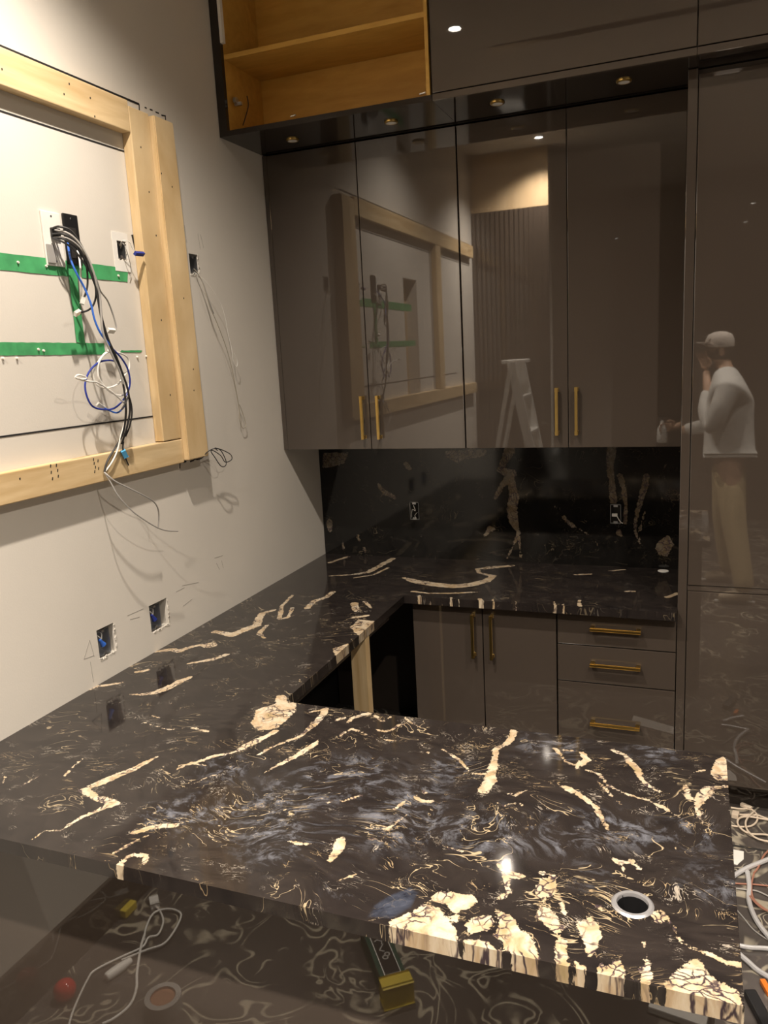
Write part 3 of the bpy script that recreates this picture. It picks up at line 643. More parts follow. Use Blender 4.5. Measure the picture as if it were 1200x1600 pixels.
# peninsula base: its back panel faces the camera under the overhang
YPN = 1.30
t = thing('peninsula_base', (-0.86, 1.6, FLOOR), 'brown gloss back panel and body carrying the peninsula slab', 'cabinet')
MB().box(XL + 0.002, 0.058, YPN, YPN + 0.02, FLOOR + 0.001, ZS - 0.001, 0.001).build('back_panel', M['gloss'], t)
mb = MB(); mb.box(0.038, 0.057, YPN + 0.021, 1.915, FLOOR + 0.001, ZS - 0.001); mb.box(XL + 0.002, -1.2, YPN + 0.021, 1.915, FLOOR + 0.1, FLOOR + 0.118); mb.box(-1.2, 0.037, 1.90, 1.915, FLOOR + 0.1, ZS - 0.001)
mb.build('carcass', M['carcass'], t)
sp = MB().box(XL + 0.002, -1.75, 1.93, 3.64, FLOOR + 0.001, ZS - 0.002).build('void_sheet', M['void']); tag(sp, 'black sheet standing in for the dark void under the left counter run', 'board')  # black sheet put in for the shade under the left counter run
sp = MB().box(-1.74, -1.13, 3.60, 3.64, FLOOR + 0.001, ZS - 0.002).build('corner_board', M['carcass']); tag(sp, 'dark brown board closing the corner left of the base doors', 'board')
sp = MB().box(-1.34, -1.20, 1.93, 3.02, ZS - 0.075, ZS - 0.0015).build('support_rail', M['carcass']); tag(sp, 'dark brown rail under the inner edge of the left counter run', 'rail')
q = onx(575, 990, -1.13)
st = MB().box(-1.198, -1.134, q.y - 0.02, q.y + 0.02, FLOOR + 0.001, ZS - 0.0005, 0.002).build('stud', M['pine']); tag(st, 'raw pine post standing under the inner edge of the counter', 'wooden post')

# ================================================================== RAW WOOD FRAME ON THE LEFT WALL
fr = thing('wooden_frame', (XL, 1.6, -0.34), 'raw pine lumber frame screwed flat on the left wall around the cables', 'wood frame')
d1 = 0.038
MB().box(XL + 0.001, XL + d1, -0.2, 2.334, 0.772 - 0.002, 0.868, 0.003).build('top_rail', M['pine_h'], fr)
br = MB().box(XL + 0.001, XL + d1, -0.2, 2.445, -0.345, -0.258, 0.003).build('bottom_rail', M['pine_h'], fr)
MB().box(XL + 0.001, XL + d1, 2.336, 2.44, -0.255, 0.852, 0.003).build('post', M['pine'], fr)
mb = MB(); mb.prism([(XL + 0.001, 2.447, -0.338), (XL + 0.001, 2.578, -0.338), (XL + 0.001, 2.552, 0.846), (XL + 0.001, 2.443, 0.846)], (0.057, 0, 0))
bmesh.ops.bevel(mb.bm, geom=list(mb.bm.edges), offset=0.003, segments=2, affect='EDGES'); mb.build('post', M['pine'], fr)
MB().box(XL + 0.001, XL + d1, 0.74, 0.86, -0.256, 0.768, 0.003).build('post', M['pine'], fr)
for u, v, dep in ((233, 300, d1), (244, 368, d1), (252, 500, d1), (266, 617, d1), (278, 605, d1), (220, 230, d1), (252, 271, 0.058), (269, 292, 0.058), (302, 577, 0.058), (287, 466, 0.058), (303, 610, 0.058), (100, 147, d1), (141, 153, d1), (108, 131, d1), (3, 108, d1), (31, 748, d1), (148, 182, d1)):
    q = W(u, v, dep)
    MB().obox(q, (1, 0, 0), (0, 1, 0.2), (0, 0, 1), 0.0006, 0.0022, 0.0028).build('screw', M['marker'], fr)
for (u, v) in ((79, 728), (80, 738), (82, 748), (88, 727), (90, 735), (91, 744), (146, 718), (147, 724), (149, 730), (148, 737), (153, 720), (154, 732)):
    q = W(u, v, d1)
    MB().obox(q, (1, 0, 0), (0, 0.3, 1), (0, 1, -0.3), 0.0005, 0.0045, 0.0018).build('ink_stamp', M['marker'], br)
ply = MB().box(XL - 0.095, XL - 0.08, 1.18, 1.52, -0.35, 0.6).build('plywood_patch', M['ply']); tag(ply, 'plywood patch set in the cut-out of the left wall, seen in the upper door', 'plywood')

# ================================================================== BOXES, PLATES, TAPE
def wallbox(h, lab, inner, blue=None, shift=0.0):
    y0, y1, z0, z1 = h
    t = thing('outlet_box', (XL, (y0 + y1) / 2, z0), lab, 'electrical box', 'open electrical boxes in the left wall')
    mb = MB(); ym = y0 + (y1 - y0) * inner; D = 0.055; T = 0.0015
    a, b = y0 + 0.002, ym; c, e = z0 + 0.006, z1 - 0.006; xx = XL - D
    mb.box(xx, XL - 0.002, a, a + T, c, e); mb.box(xx, XL - 0.002, b - T, b, c, e); mb.box(xx, XL - 0.002, a + T, b - T, c, c + T); mb.box(xx, XL - 0.002, a + T, b - T, e - T, e); mb.box(xx, xx + T, a, b, c, e)
    for zz in (c + 0.005, e - 0.005): mb.box(XL - 0.004, XL - 0.002, (a + b) / 2 - 0.006, (a + b) / 2 + 0.006, zz - 0.005, zz + 0.005)
    mb.build('metal_box', M['steel'], t)
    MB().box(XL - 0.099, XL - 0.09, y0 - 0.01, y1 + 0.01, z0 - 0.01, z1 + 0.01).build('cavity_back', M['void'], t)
    mb = MB(); random.seed(int(abs(y0) * 1000))
    for k_ in range(26):
        s_ = random.random(); e_ = random.random(); side = random.random() < 0.4
        y_ = y1 + random.uniform(-.001, .003) if side else y0 + (y1 - y0) * e_; z_ = z0 + (z1 - z0) * e_ if side else z0 + random.uniform(-.004, .002)
        mb.obox((XL + 0.0008, y_, z_), (1, 0, 0), (0, random.random(), 1), (0, 1, -random.random()), 0.0012, random.uniform(.0015, .004), random.uniform(.0012, .003))
    mb.build('torn_plaster_rim', M['plaster'], t)
    if blue:
        cy_, cz_ = (a + b) / 2, c + (e - c) * 0.45
        MB().lathe((XL - 0.012, cy_, cz_), [(0.0, 0.020), (0.005, 0.018), (0.007, 0.0), (0.010, -0.012), (0.0, -0.013)], 14, (Vector((1, 0, 0)), Vector((0, 0.8, 0.6)), Vector((0.1, -0.6, 0.8)))).build('wire_nut', M[blue], t, smooth=True)
        mb = MB(); mb.tube([(XL - 0.05, cy_ + 0.005, cz_ + 0.03), (XL - 0.02, cy_ + 0.01, cz_ + 0.03), (XL - 0.012, cy_, cz_ + 0.012)], 0.0018, 6); mb.tube([(XL - 0.05, cy_ - 0.005, cz_ + 0.02), (XL - 0.02, cy_ - 0.008, cz_ + 0.026), (XL - 0.012, cy_, cz_ + 0.012)], 0.0018, 6)
        mb.build('wires', M['white_cable'], t)
    return t
wallbox(H_A, 'open metal outlet box low on the wall with blue wire nut, nearest the camera', 0.72, 'blue_cable')
wallbox(H_B, 'open metal outlet box low on the wall, with wide black gap on its right', 0.60, 'navy')
wallbox(H_C, 'open outlet box in the wall right of the wood frame with thin wires hanging', 0.9)
t = wallbox(H_D, 'open box behind the cut white plate beside the wood frame', 0.95)
for i, h in enumerate(HB):
    t = thing('outlet_box', ((h[0] + h[1]) / 2, 3.65, h[2]), ['open outlet box with loose white wires in the left part of the backsplash', 'open steel outlet box in the backsplash near the tall cabinet'][i], 'electrical box', 'outlet boxes in the backsplash')
    mb = MB(); T = 0.0015; x0, x1, z0, z1 = h[0] + .001, h[1] - .001, h[2] + .001, h[3] - .001
    mb.box(x0, x0 + T, 3.645, 3.69, z0, z1); mb.box(x1 - T, x1, 3.645, 3.69, z0, z1); mb.box(x0, x1, 3.645, 3.69, z0, z0 + T); mb.box(x0, x1, 3.645, 3.69, z1 - T, z1)
    for zz in (z0 + 0.006, z1 - 0.006): mb.box((x0 + x1) / 2 - 0.009, (x0 + x1) / 2 + 0.009, 3.644, 3.647, zz - 0.005, zz + 0.005)
    mb.build('metal_box', M['steel'], t)
    MB().box(x0, x1, 3.664, 3.668, z0, z1).build('box_back', M['void'], t)
    mb = MB(); xc, zc = (x0 + x1) / 2, (z0 + z1) / 2
    if i == 0:
        mb.tube([(xc - 0.008, 3.66, zc + 0.02), (xc + 0.002, 3.63, zc + 0.03), (xc + 0.012, 3.625, zc + 0.005), (xc - 0.002, 3.625, zc + 0.012), (xc - 0.01, 3.63, zc - 0.01), (xc - 0.012, 3.635, zc - 0.03)], 0.0016, 6)
        mb.tube([(xc + 0.01, 3.66, zc - 0.01), (xc + 0.006, 3.632, zc - 0.02), (xc + 0.013, 3.63, zc - 0.034)], 0.0016, 6)
    else:
        mb.tube([(xc + 0.0, 3.66, zc), (xc + 0.008, 3.64, zc - 0.01), (xc + 0.022, 3.625, zc - 0.03), (xc + 0.034, 3.62, zc - 0.036)], 0.0018, 6)
        mb.obox((xc - 0.004, 3.645, zc - 0.004), (1, 0, 0), (0, 1, 0), (0, 0, 1), 0.012, 0.004, 0.007, 0.001)
    mb.build('wires', M['white_cable'], t)
def wq(corners, d0, d1, name, mat, parent=None, bev=0):
    pts = [W(u, v) for u, v in corners]
    pts = [Vector((XL + d0, p.y, p.z)) for p in pts]
    return MB().prism(pts, (d1 - d0, 0, 0)).build(name, mat, parent)
def rectw(uc, vc, wy, hz):
    c = W(uc, vc); return c.y - wy / 2, c.y + wy / 2, c.z - hz / 2, c.z + hz / 2
y0, y1, z0, z1 = rectw(81, 374, 0.075, 0.155)
t = thing('wall_plate', (XL, (y0 + y1) / 2, z0), 'white wall plate with black cable slot, left of the black plate', 'wall plate')
mb = MB(); ys_, zs_ = (y0 + y1) / 2 + 0.004, (z0 + z1) / 2 + 0.02
mb.box(XL + 0.0005, XL + 0.007, y0, y1, z0, z1, 0.002); mb.build('plate', M['white_plastic'], t)
MB().box(XL + 0.0072, XL + 0.016, ys_ - 0.016, ys_ + 0.02, zs_ - 0.016, zs_ + 0.012, 0.003).build('slot', M['black_plastic'], t)
for zz in (z1 - 0.012, z0 + 0.014): MB().lathe((XL + 0.0072, (y0 + y1) / 2, zz), [(0.0, 0.001), (0.003, 0.0008), (0.0032, 0.0)], 12, (Vector((0, 1, 0)), Vector((0, 0, 1)), Vector((1, 0, 0)))).build('plate_screw', M['steel'], t)
y0, y1, z0, z1 = rectw(111, 375, 0.062, 0.150)
t = thing('wall_plate', (XL, (y0 + y1) / 2, z0), 'black wall plate with dark opening behind the hanging cable bundle', 'wall plate')
MB().box(XL + 0.0005, XL + 0.009, y0, y1, z0, z1, 0.004).build('plate', M['black_plastic'], t)
MB().box(XL + 0.0091, XL + 0.0105, y0 + 0.016, y1 - 0.016, z0 + 0.02, z1 - 0.04, 0.0005).build('insert', M['void'], t)
MB().lathe((XL + 0.0092, (y0 + y1) / 2, z1 - 0.014), [(0.0, 0.0012), (0.003, 0.001), (0.0035, 0.0)], 12, (Vector((0, 1, 0)), Vector((0, 0, 1)), Vector((1, 0, 0)))).build('plate_screw', M['chrome'], t)
y0, y1, z0, z1 = rectw(189, 394, 0.078, 0.125); hy0, hy1, hz0, hz1 = H_D
t = thing('mud_ring_plate', (XL, (y0 + y1) / 2, z0), 'thin white plate with jagged cut opening next to the wood frame', 'wall plate')
mb = MB(); mb.box(XL + .0004, XL + .0025, y0, hy0, z0, z1); mb.box(XL + .0004, XL + .0025, hy1, y1, z0, z1); mb.box(XL + .0004, XL + .0025, hy0, hy1, hz1, z1); mb.box(XL + .0004, XL + .0025, hy0, hy1, z0, hz0)
mb.build('plate', M['white_plastic'], t)
random.seed(3)
def tape(a, b, w_, name, label, d=0.0008):
    a, b = Vector(a), Vector(b); Lh = (b - a).length; n = max(6, int(Lh / 0.02)); tt = (b - a) / n; up = Vector((1, 0, 0)).cross(tt.normalized())
    bm = bmesh.new(); A = []
    for i in range(n + 1):
        dx = Vector((d + random.uniform(0, 0.0008), 0, 0)); e1 = random.uniform(-.0008, .0008)
        sk = (random.uniform(-.006, .006) if i in (0, n) else 0)
        A.append((bm.verts.new(a + tt * i + up * (w_ / 2 + e1) + dx + tt.normalized() * sk), bm.verts.new(a + tt * i - up * (w_ / 2 + e1) + dx - tt.normalized() * sk)))
    for p, q in zip(A, A[1:]): bm.faces.new((p[0], p[1], q[1], q[0]))
    r = bmesh.ops.extrude_face_region(bm, geom=list(bm.faces)); bmesh.ops.translate(bm, verts=[v for v in r['geom'] if isinstance(v, bmesh.types.BMVert)], vec=(0.0004, 0, 0))
    bmesh.ops.recalc_face_normals(bm, faces=bm.faces)
    me = bpy.data.meshes.new(name); bm.to_mesh(me); bm.free(); o = link(name, me, M['tape']); return tag(o, label, 'tape', 'green tape strips on the left wall')
c1, c2 = W(0, 409), W(199, 430); tape((XL, 1.35, c1.z), (XL, c2.y, c2.z), 0.046, 'masking_tape', 'upper horizontal strip of green painter tape on the left wall')
c1, c2 = W(0, 543), W(163, 545); tape((XL, 1.30, c1.z), (XL, c2.y, c2.z), 0.036, 'masking_tape', 'lower horizontal strip of green painter tape on the left wall')
c1, c2 = W(112, 428), W(125, 536); tape(c1 + Vector((0.001, 0, 0)), c2 + Vector((0.001, 0, 0)), 0.036, 'masking_tape', 'slanted strip of green painter tape joining the two horizontal ones', 0.0022)
c1, c2 = W(188, 549), W(221, 549); tape(c1, c2, 0.007, 'masking_tape', 'thin torn sliver of green tape right of the lower strip')
for (u, v, lab) in ((27, 410, 'small wall anchor in the upper green tape, leftmost on it'), (71, 416, 'small wall anchor in the upper green tape below the white plate'), (184, 431, 'small wall anchor near the right end of the upper green tape'),
                    (59, 546, 'small wall anchor poking through the lower green tape, left of a pair'), (67, 548, 'small wall anchor poking through the lower green tape, right of a pair'),
                    (4, 560, 'small wall anchor under the lower tape at the left frame edge'), (26, 560, 'small wall anchor under the lower tape, second from the left'),
                    (214, 558, 'small wall anchor under the torn tape sliver'), (228, 557, 'small wall anchor next to the post, right of the torn tape sliver')):
    q = W(u, v); o = MB().lathe((XL, q.y, q.z), [(0.0, 0.006), (0.003, 0.006), (0.004, 0.003), (0.004, 0.0)], 12, (Vector((0, 1, 0)), Vector((0, 0, 1)), Vector((1, 0, 0)))).build('wall_anchor', M['plaster'], None)
    tag(o, lab, 'wall anchor', 'wall anchors around the tape')
# white/grey anchor tail: pull ring thing by the white plate
y0, y1, z0, z1 = rectw(76, 396, 0.03, 0.05)
o = MB().box(XL + 0.0002, XL + 0.012, y0, y1, z0 - 0.004, z1, 0.002).build('cable_clip', M['grey_cable']); tag(o, 'small grey clip on the wall at lower left of the white plate', 'clip')

# ================================================================== CABLES ON THE WALL
def cable(pts, r, mat, label, name='cable', group='cables hanging inside the wood frame', parts=()):
    P = [W(*p) for p in pts]
    if not parts:
        o = MB().tube(P, r, 8).build(name, M[mat], smooth=True); return tag(o, label, 'cable', group)
    t = thing(name, P[0], label, 'cable', group)
    MB().tube(P, r, 8).build('sheath', M[mat], t, smooth=True)
    for (nm, at, to, rad, mt) in parts:
        a, b = W(*at), W(*to); ax = (b - a).normalized(); o_ = ax.orthogonal().normalized()
        MB().obox((a + b) / 2, ax, o_, ax.cross(o_), (b - a).length / 2, rad, rad * 0.75, 0.0006).build(nm, M[mt], t)
    return t
cable([(82,357,.015),(92,354,.04),(110,360,.06),(125,380,.07),(134,400,.075),(143,430,.08),(152,455,.08),(157,480,.08),(160,500,.08),(170,532,.085),(182,558,.09),(192,585,.09),(200,610,.09),(203,640,.085),(199,665,.075),(194,682,.06),(190,694,.05)], 0.0034, 'black_rubber', 'thick black coaxial cable arching from the white plate to the bottom rail')
cable([(82,366,.015),(100,366,.05),(118,378,.065),(130,400,.07),(142,425,.075),(150,450,.08),(156,485,.08),(164,520,.08),(176,550,.085),(190,590,.085),(196,625,.085),(196,655,.075),(191,680,.06),(180,700,.045),(168,720,.045),(163,737,.045)], 0.0034, 'black_rubber', 'second black coaxial cable running beside the thick one and under the rail', parts=())
cable([(82,372,.015),(98,378,.05),(115,390,.06),(132,412,.07),(146,436,.07),(150,460,.07),(145,478,.06),(135,486,.055),(123,488,.055)], 0.0030, 'black_rubber', 'black cable curling back left to a clear plug beside the slanted tape', parts=[('plug', (124,487,.055), (117,491,.053), .007, 'clear')])
cable([(82,372,.015),(100,374,.05),(122,390,.065),(134,412,.068),(137,440,.06),(134,458,.055),(130,467,.05)], 0.0030, 'black_rubber', 'short black cable dropping to a clear plug near the blue cable', parts=[('plug', (131,465,.052), (128,475,.05), .006, 'clear')])
cable([(86,360,.015),(105,364,.055),(122,378,.07),(137,402,.08),(146,425,.085),(151,445,.085),(156,462,.085),(158,490,.085),(161,520,.085),(172,548,.088),(186,578,.09),(193,600,.09)], 0.0034, 'grey_cable', 'thick grey cable in the middle of the hanging bundle')
cable([(84,371,.015),(104,372,.055),(124,386,.07),(140,412,.075),(152,440,.075),(157,455,.07),(168,470,.055),(176,490,.05),(181,508,.05),(180,516,.05),(174,518,.05)], 0.0026, 'grey_cable', 'thin grey cable looping out right to a white plug', parts=[('plug', (178,517,.05), (168,516,.05), .007, 'white_plastic')])
cable([(106,380,.012),(108,395,.03),(112,410,.045),(120,428,.055),(132,450,.06),(142,475,.07),(148,500,.075),(158,522,.08),(174,542,.085)], 0.0032, 'blue_cable', 'bright blue network cable dropping from the black plate')
cable([(176,545,.085),(190,560,.085),(200,578,.08),(203,600,.075),(196,620,.07),(180,637,.065),(162,640,.06),(145,635,.06),(136,620,.06),(133,600,.06),(140,580,.065),(155,566,.07),(172,563,.075),(184,566,.08)], 0.0030, 'navy', 'dark blue cable coiled in a wide ring around the bundle')
cable([(194,612,.08),(196,630,.07),(190,640,.065),(182,645,.055),(170,641,.05),(160,636,.05)], 0.0028, 'blue_cable', 'lower blue cable tail curving to a clear plug', parts=[('plug', (161,637,.05), (152,631,.048), .006, 'clear')])
cable([(118,588,.10),(124,586,.10),(135,590,.10),(128,593,.10),(118,589,.10),(122,592,.10),(138,596,.09),(150,597,.085),(163,604,.08),(178,615,.08),(190,626,.075),(197,635,.07),(196,655,.06),(188,685,.055),(183,705,.05),(175,722,.05),(165,736,.045)], 0.0028, 'white_cable', 'white cable looping out left then crossing down over the bottom rail')
cable([(171,546,.08),(160,556,.07),(150,572,.065),(146,588,.06),(152,602,.06),(168,606,.065),(184,600,.07),(196,585,.075),(202,575,.075),(200,560,.075),(188,552,.08),(170,550,.08),(158,560,.075),(153,576,.07),(156,594,.07),(172,612,.07),(190,618,.07),(200,606,.07),(204,588,.07)], 0.0028, 'white_cable', 'white cable coiled twice over the dark blue ring')
cable([(121,392,.012),(124,405,.03),(126,425,.04),(127,450,.035),(126,470,.02)], 0.0028, 'white_cable', 'short straight white cable below the black plate')
cable([(193,690,.05),(192,700,.05),(194,708,.048),(197,718,.045),(201,727,.043)], 0.0024, 'black_rubber', 'short black lead with light blue connector in front of the rail', parts=[('connector', (192,704,.05), (197,714,.048), .0075, 'cyan')])
cable([(190,640,.09),(196,630,.092),(201,620,.092),(205,632,.09),(206,648,.086),(202,668,.075),(196,682,.06)], 0.0028, 'black_rubber', 'black lead bowed out right of the bundle above the rail')
cable([(163,738,.045),(170,744,.06),(180,752,.07),(200,762,.08),(222,773,.085),(240,784,.08),(247,796,.07),(248,812,.06),(247,826,.055)], 0.0024, 'grey_cable', 'thin grey wire ending bluntly under the bottom rail, upper of two', group='wires hanging below the bottom rail')
cable([(163,738,.045),(172,752,.06),(185,775,.075),(205,797,.085),(225,812,.09),(245,824,.09),(260,829,.09),(278,830,.09)], 0.0022, 'grey_cable', 'longest thin grey wire reaching right below the bottom rail', group='wires hanging below the bottom rail')
ct_ = MB(); 
for a in range(3): ct_.tube([W(192 + 0.5 * a, 583, .082) + Vector((0, 0.006 * math.cos(t_) , 0.0)) + Vector((0.008 * math.sin(t_), 0, 0)) for t_ in np.linspace(0, 6.28, 9)], 0.0009, 5, smooth_n=1)
tag(ct_.build('cable_tie', M['black_plastic']), 'thin black cable tie around the bundle', 'cable tie')
# wires from the box beside the frame
cable([(188,382,.005),(192,376,.03),(202,378,.04),(207,388,.04),(214,395,.045),(217,397,.045)], 0.0014, 'white_cable', 'white wire with dark blue connector against the wood post', group='wires at the cut white plate', parts=[('wire_nut', (211,396,.047), (224,397,.047), .006, 'navy')])
cable([(188,388,.0),(192,380,.02),(198,392,.03),(203,410,.02),(205,425,.01),(203,436,.006)], 0.0012, 'grey_cable', 'thin grey wire dangling from the cut white plate over the tape', group='wires at the cut white plate')
# thin wires right of the frame
cable([(303,420,.0),(309,427,.02),(316,440,.03),(323,462,.035),(329,482,.035),(338,502,.035),(347,525,.03),(355,548,.028),(362,575,.025),(367,600,.02),(371,622,.018),(374,640,.016),(374,655,.015),(379,669,.015),(384,664,.015),(379,645,.015),(374,632,.016)], 0.0013, 'bare_wire', 'long thin wire hanging right of the frame, ending in a narrow loop', group='thin wires right of the wood frame')
cable([(303,425,.0),(310,430,.02),(322,440,.03),(334,456,.035),(345,475,.035),(352,497,.035),(357,525,.03),(362,545,.03),(364,562,.028),(369,573,.028),(371,565,.028),(366,552,.03)], 0.0010, 'white_cable', 'pale thin wire beside the longer one, ending in a small curl', group='thin wires right of the wood frame')
cable([(309,427,.02),(318,444,.032),(326,468,.037),(330,480,.037),(334,490,.035)], 0.0020, 'grey_cable', 'short dark grey sleeve on the wires just below the open box', group='thin wires right of the wood frame')
cable([(303,718,.03),(315,716,.05),(323,707,.06),(335,701,.065),(345,704,.065),(353,720,.06),(352,728,.06),(345,728,.06),(336,715,.06),(330,706,.06),(333,704,.06),(345,712,.06),(352,722,.055),(362,718,.06),(360,710,.06),(347,703,.06),(336,700,.062),(340,704,.06)], 0.0018, 'black_rubber', 'dark thin wire coiled in loops below the wide post', group='thin wires right of the wood frame')

# ================================================================== SMALL THINGS ON THE COUNTER / FLOOR
q = onz(1037, 887, -1.0)
o = MB().lathe((q.x, 3.61, -1.0), [(0.0, 0.002), (0.022, 0.002), (0.023, 0.001), (0.023, 0.0002)], 24).build('cover_disc', M['white_plastic'], smooth=True); tag(o, 'small white disc on the back counter against the backsplash', 'disc')
def fl(pts, r, mat, label, name='cable', group='cables on the floor by the peninsula', z=0.006, parts=()):
    P = [onz(u, v, FLOOR + z + (p[0] if p else 0)) for u, v, *p in pts]
    P = [Vector((p.x, p.y, max(p.z, FLOOR + r + 0.0005))) for p in P]
    o = MB().tube(P, r, 8).build(name, M[mat], smooth=True); return tag(o, label, 'cable', group)
M['beige_cable'] = plain('beige_cable_sheath', (0.66, 0.56, 0.45), 0.45)
M['red_wire'] = plain('rust_red_wire', (0.36, 0.17, 0.12), 0.45)
M['conduit'] = plain('armoured_conduit', (0.66, 0.66, 0.68), 0.35, 0.3, bump=0.3, bscale=200)
fl([(1142,1262),(1158,1264),(1172,1264),(1182,1272),(1183,1282),(1175,1290),(1160,1292),(1143,1290)], 0.0035, 'beige_cable', 'beige cable loop with plug lying at the cabinet foot')
fl([(1145,1272),(1160,1273),(1180,1273),(1200,1280),(1215,1290)], 0.0035, 'beige_cable', 'beige cable running straight right past the coil')
fl([(1215,1308),(1195,1304),(1175,1303),(1162,1298),(1153,1288),(1155,1279),(1168,1276),(1190,1279),(1215,1284)], 0.0035, 'beige_cable', 'large outer turn of the beige coil on the floor', z=0.012)
fl([(1215,1315),(1192,1313),(1172,1305),(1158,1295),(1152,1283),(1160,1276),(1180,1274)], 0.0035, 'beige_cable', 'lowest turn of the beige coil on the floor', z=0.004)
fl([(1178,1268),(1168,1278),(1165,1288),(1170,1300),(1185,1311),(1215,1318)], 0.0035, 'beige_cable', 'beige cable crossing the coil diagonally', z=0.016)
q = onz(1166, 1260, FLOOR + 0.01); o = MB().obox(q, (1, -0.6, 0), (0.6, 1, 0), (0, 0, 1), 0.022, 0.008, 0.007, 0.003).build('cable_plug', M['beige_cable']); tag(o, 'pale plug lying above the beige coil', 'plug')
q = onz(1149, 1273, FLOOR + 0.01); o = MB().obox(q, (1, -0.2, 0), (0.2, 1, 0), (0, 0, 1), 0.012, 0.016, 0.009, 0.002).build('cable_plug', M['beige_cable']); tag(o, 'square beige plug half hidden by the slab edge', 'plug')
o = MB().prism([onz(u, v, FLOOR + 0.001) for u, v in ((1146, 1328), (1162, 1331), (1162, 1343), (1156, 1348), (1152, 1352), (1146, 1350))], (0, 0, 0.002)).build('paper_scrap', M['white_plastic']); tag(o, 'white paper scrap on the floor beside the slab', 'paper')
fl([(1140,1375),(1152,1366),(1168,1357),(1185,1350),(1215,1338)], 0.008, 'conduit', 'silver armoured conduit rising right beside the paper scrap')
fl([(1168,1362),(1171,1385),(1170,1405),(1177,1428),(1190,1450),(1215,1480)], 0.008, 'conduit', 'silver armoured conduit running down along the slab edge', z=0.010)
fl([(1150,1477),(1170,1481),(1190,1482),(1215,1484)], 0.007, 'conduit', 'ribbed white conduit lying level near the slab corner')
fl([(1155,1492),(1170,1505),(1185,1518),(1215,1536)], 0.008, 'conduit', 'lowest silver conduit slanting right from the slab corner')
fl([(1140,1380),(1160,1381),(1180,1382),(1215,1386)], 0.0028, 'red_wire', 'rust red wire lying level under the conduit')
fl([(1178,1365),(1174,1385),(1178,1405),(1195,1420),(1215,1430)], 0.0030, 'red_wire', 'rust red wire curving down across the floor', z=0.012)
fl([(1172,1400),(1182,1412),(1196,1422),(1215,1425)], 0.0030, 'red_wire', 'second rust red wire hugging the conduit', z=0.018)
fl([(1150,1388),(1165,1390),(1185,1393),(1215,1408)], 0.0026, 'grey_cable', 'pale grey wire beside the rust red ones')
fl([(1215,1318),(1195,1335),(1185,1355),(1178,1364)], 0.0035, 'red_wire', 'brown wire slanting down from the frame edge')
fl([(1145,1415),(1160,1432),(1180,1455),(1215,1478)], 0.0022, 'grey_cable', 'thin grey wire on the dark stone next to slab', z=0.003)
q = onz(1188, 1582, FLOOR + 0.015); o = MB().obox(q, (0.35, -1, 0), (1, 0.35, 0), (0, 0, 1), 0.07, 0.017, 0.012, 0.006).build('tool_grip', M['black_rubber']); tag(o, 'black tool grip on the floor at the bottom right', 'tool')
q = onz(1197, 1543, FLOOR + 0.010); M['orange'] = plain('orange_plastic', (0.8, 0.22, 0.03), 0.4)
o = MB().obox(q, (0.35, -1, 0), (1, 0.35, 0), (0, 0, 1), 0.025, 0.008, 0.008, 0.003).build('screwdriver_handle', M['orange']); tag(o, 'orange handle on the floor at right frame edge', 'tool')
sm = MB().box(0.10, 2.6, 2.855, 2.866, FLOOR + 0.0003, FLOOR + 0.0012).build('floor_joint', M['tile_dark']); struct(sm); sm.name = 'trim_1'

# things on the floor in front of the peninsula that show in its glossy back panel
def mir(u, v, z=0.0):
    p = onz(u, v, FLOOR + z); return Vector((p.x, 2 * YPN - p.y, FLOOR + z))
def mc(pts, r, mat, label, name='cord', z=0.006):
    o = MB().tube([mir(u, v, z + (p[0] if p else 0)) for u, v, *p in pts], r, 8).build(name, M[mat], smooth=True); return tag(o, label, 'cord')
t = thing('charger_cord', mir(240, 1412), 'white cord with plug looped on the floor, reflected in the peninsula panel', 'cord')
MB().tube([mir(u, v, z) for u, v, z in ((242,1415,.006),(250,1424,.006),(255,1440,.010),(247,1460,.012),(232,1465,.012),(222,1480,.006),(190,1495,.006),(150,1515,.006),(137,1530,.006),(118,1570,.006),(108,1600,.006),(104,1630,.006))], 0.0035, 8).build('lead', M['white_cable'], t, smooth=True)
MB().tube([mir(u, v, z) for u, v, z in ((225,1470,.006),(228,1450,.006),(240,1427,.010),(262,1420,.010),(280,1425,.008),(282,1435,.008),(270,1458,.008),(255,1475,.012),(230,1484,.012),(190,1500,.006))], 0.0035, 8).build('lead', M['white_cable'], t, smooth=True)
MB().tube([mir(u, v, z) for u, v, z in ((226,1460,.012),(220,1480,.012),(214,1520,.006),(213,1545,.006),(203,1570,.006),(180,1590,.006),(160,1600,.006))], 0.0042, 8).build('lead', M['white_cable'], t, smooth=True)
a, b = mir(240, 1404, .01), mir(242, 1414, .01); MB().obox((a + b) / 2, (b - a), (b - a).cross(Vector((0, 0, 1))), (0, 0, 1), 0.02, 0.012, 0.009, 0.003).build('plug', M['white_plastic'], t)
a, b = mir(165, 1528, .012), mir(205, 1500, .012); MB().tube([a, a.lerp(b, .1), a.lerp(b, .6), b], lambda s: 0.004 + 0.011 * math.sin(math.pi * min(1, 0.12 + s * 0.75)) , 12).build('adapter', M['white_plastic'], t, smooth=True)
M['red_glass'] = plain('red_translucent_plastic', (0.85, 0.05, 0.04), 0.15, trans=0.35)
q = mir(103, 1559); bm_ = MB(); bm_.lathe((q.x, q.y, FLOOR), [(0.0, 0.0005), (0.016, 0.0005), (0.026, 0.006), (0.032, 0.02), (0.032, 0.034), (0.026, 0.048), (0.014, 0.056), (0.0, 0.058)], 32)
tag(bm_.build('red_cap', M['red_glass'], smooth=True), 'round red translucent cap on the floor, reflected at lower left', 'cap')
q = mir(257, 1577); t = thing('tape_roll', (q.x, q.y, FLOOR), 'grey tape roll with brown core reflected below the peninsula edge', 'tape roll')
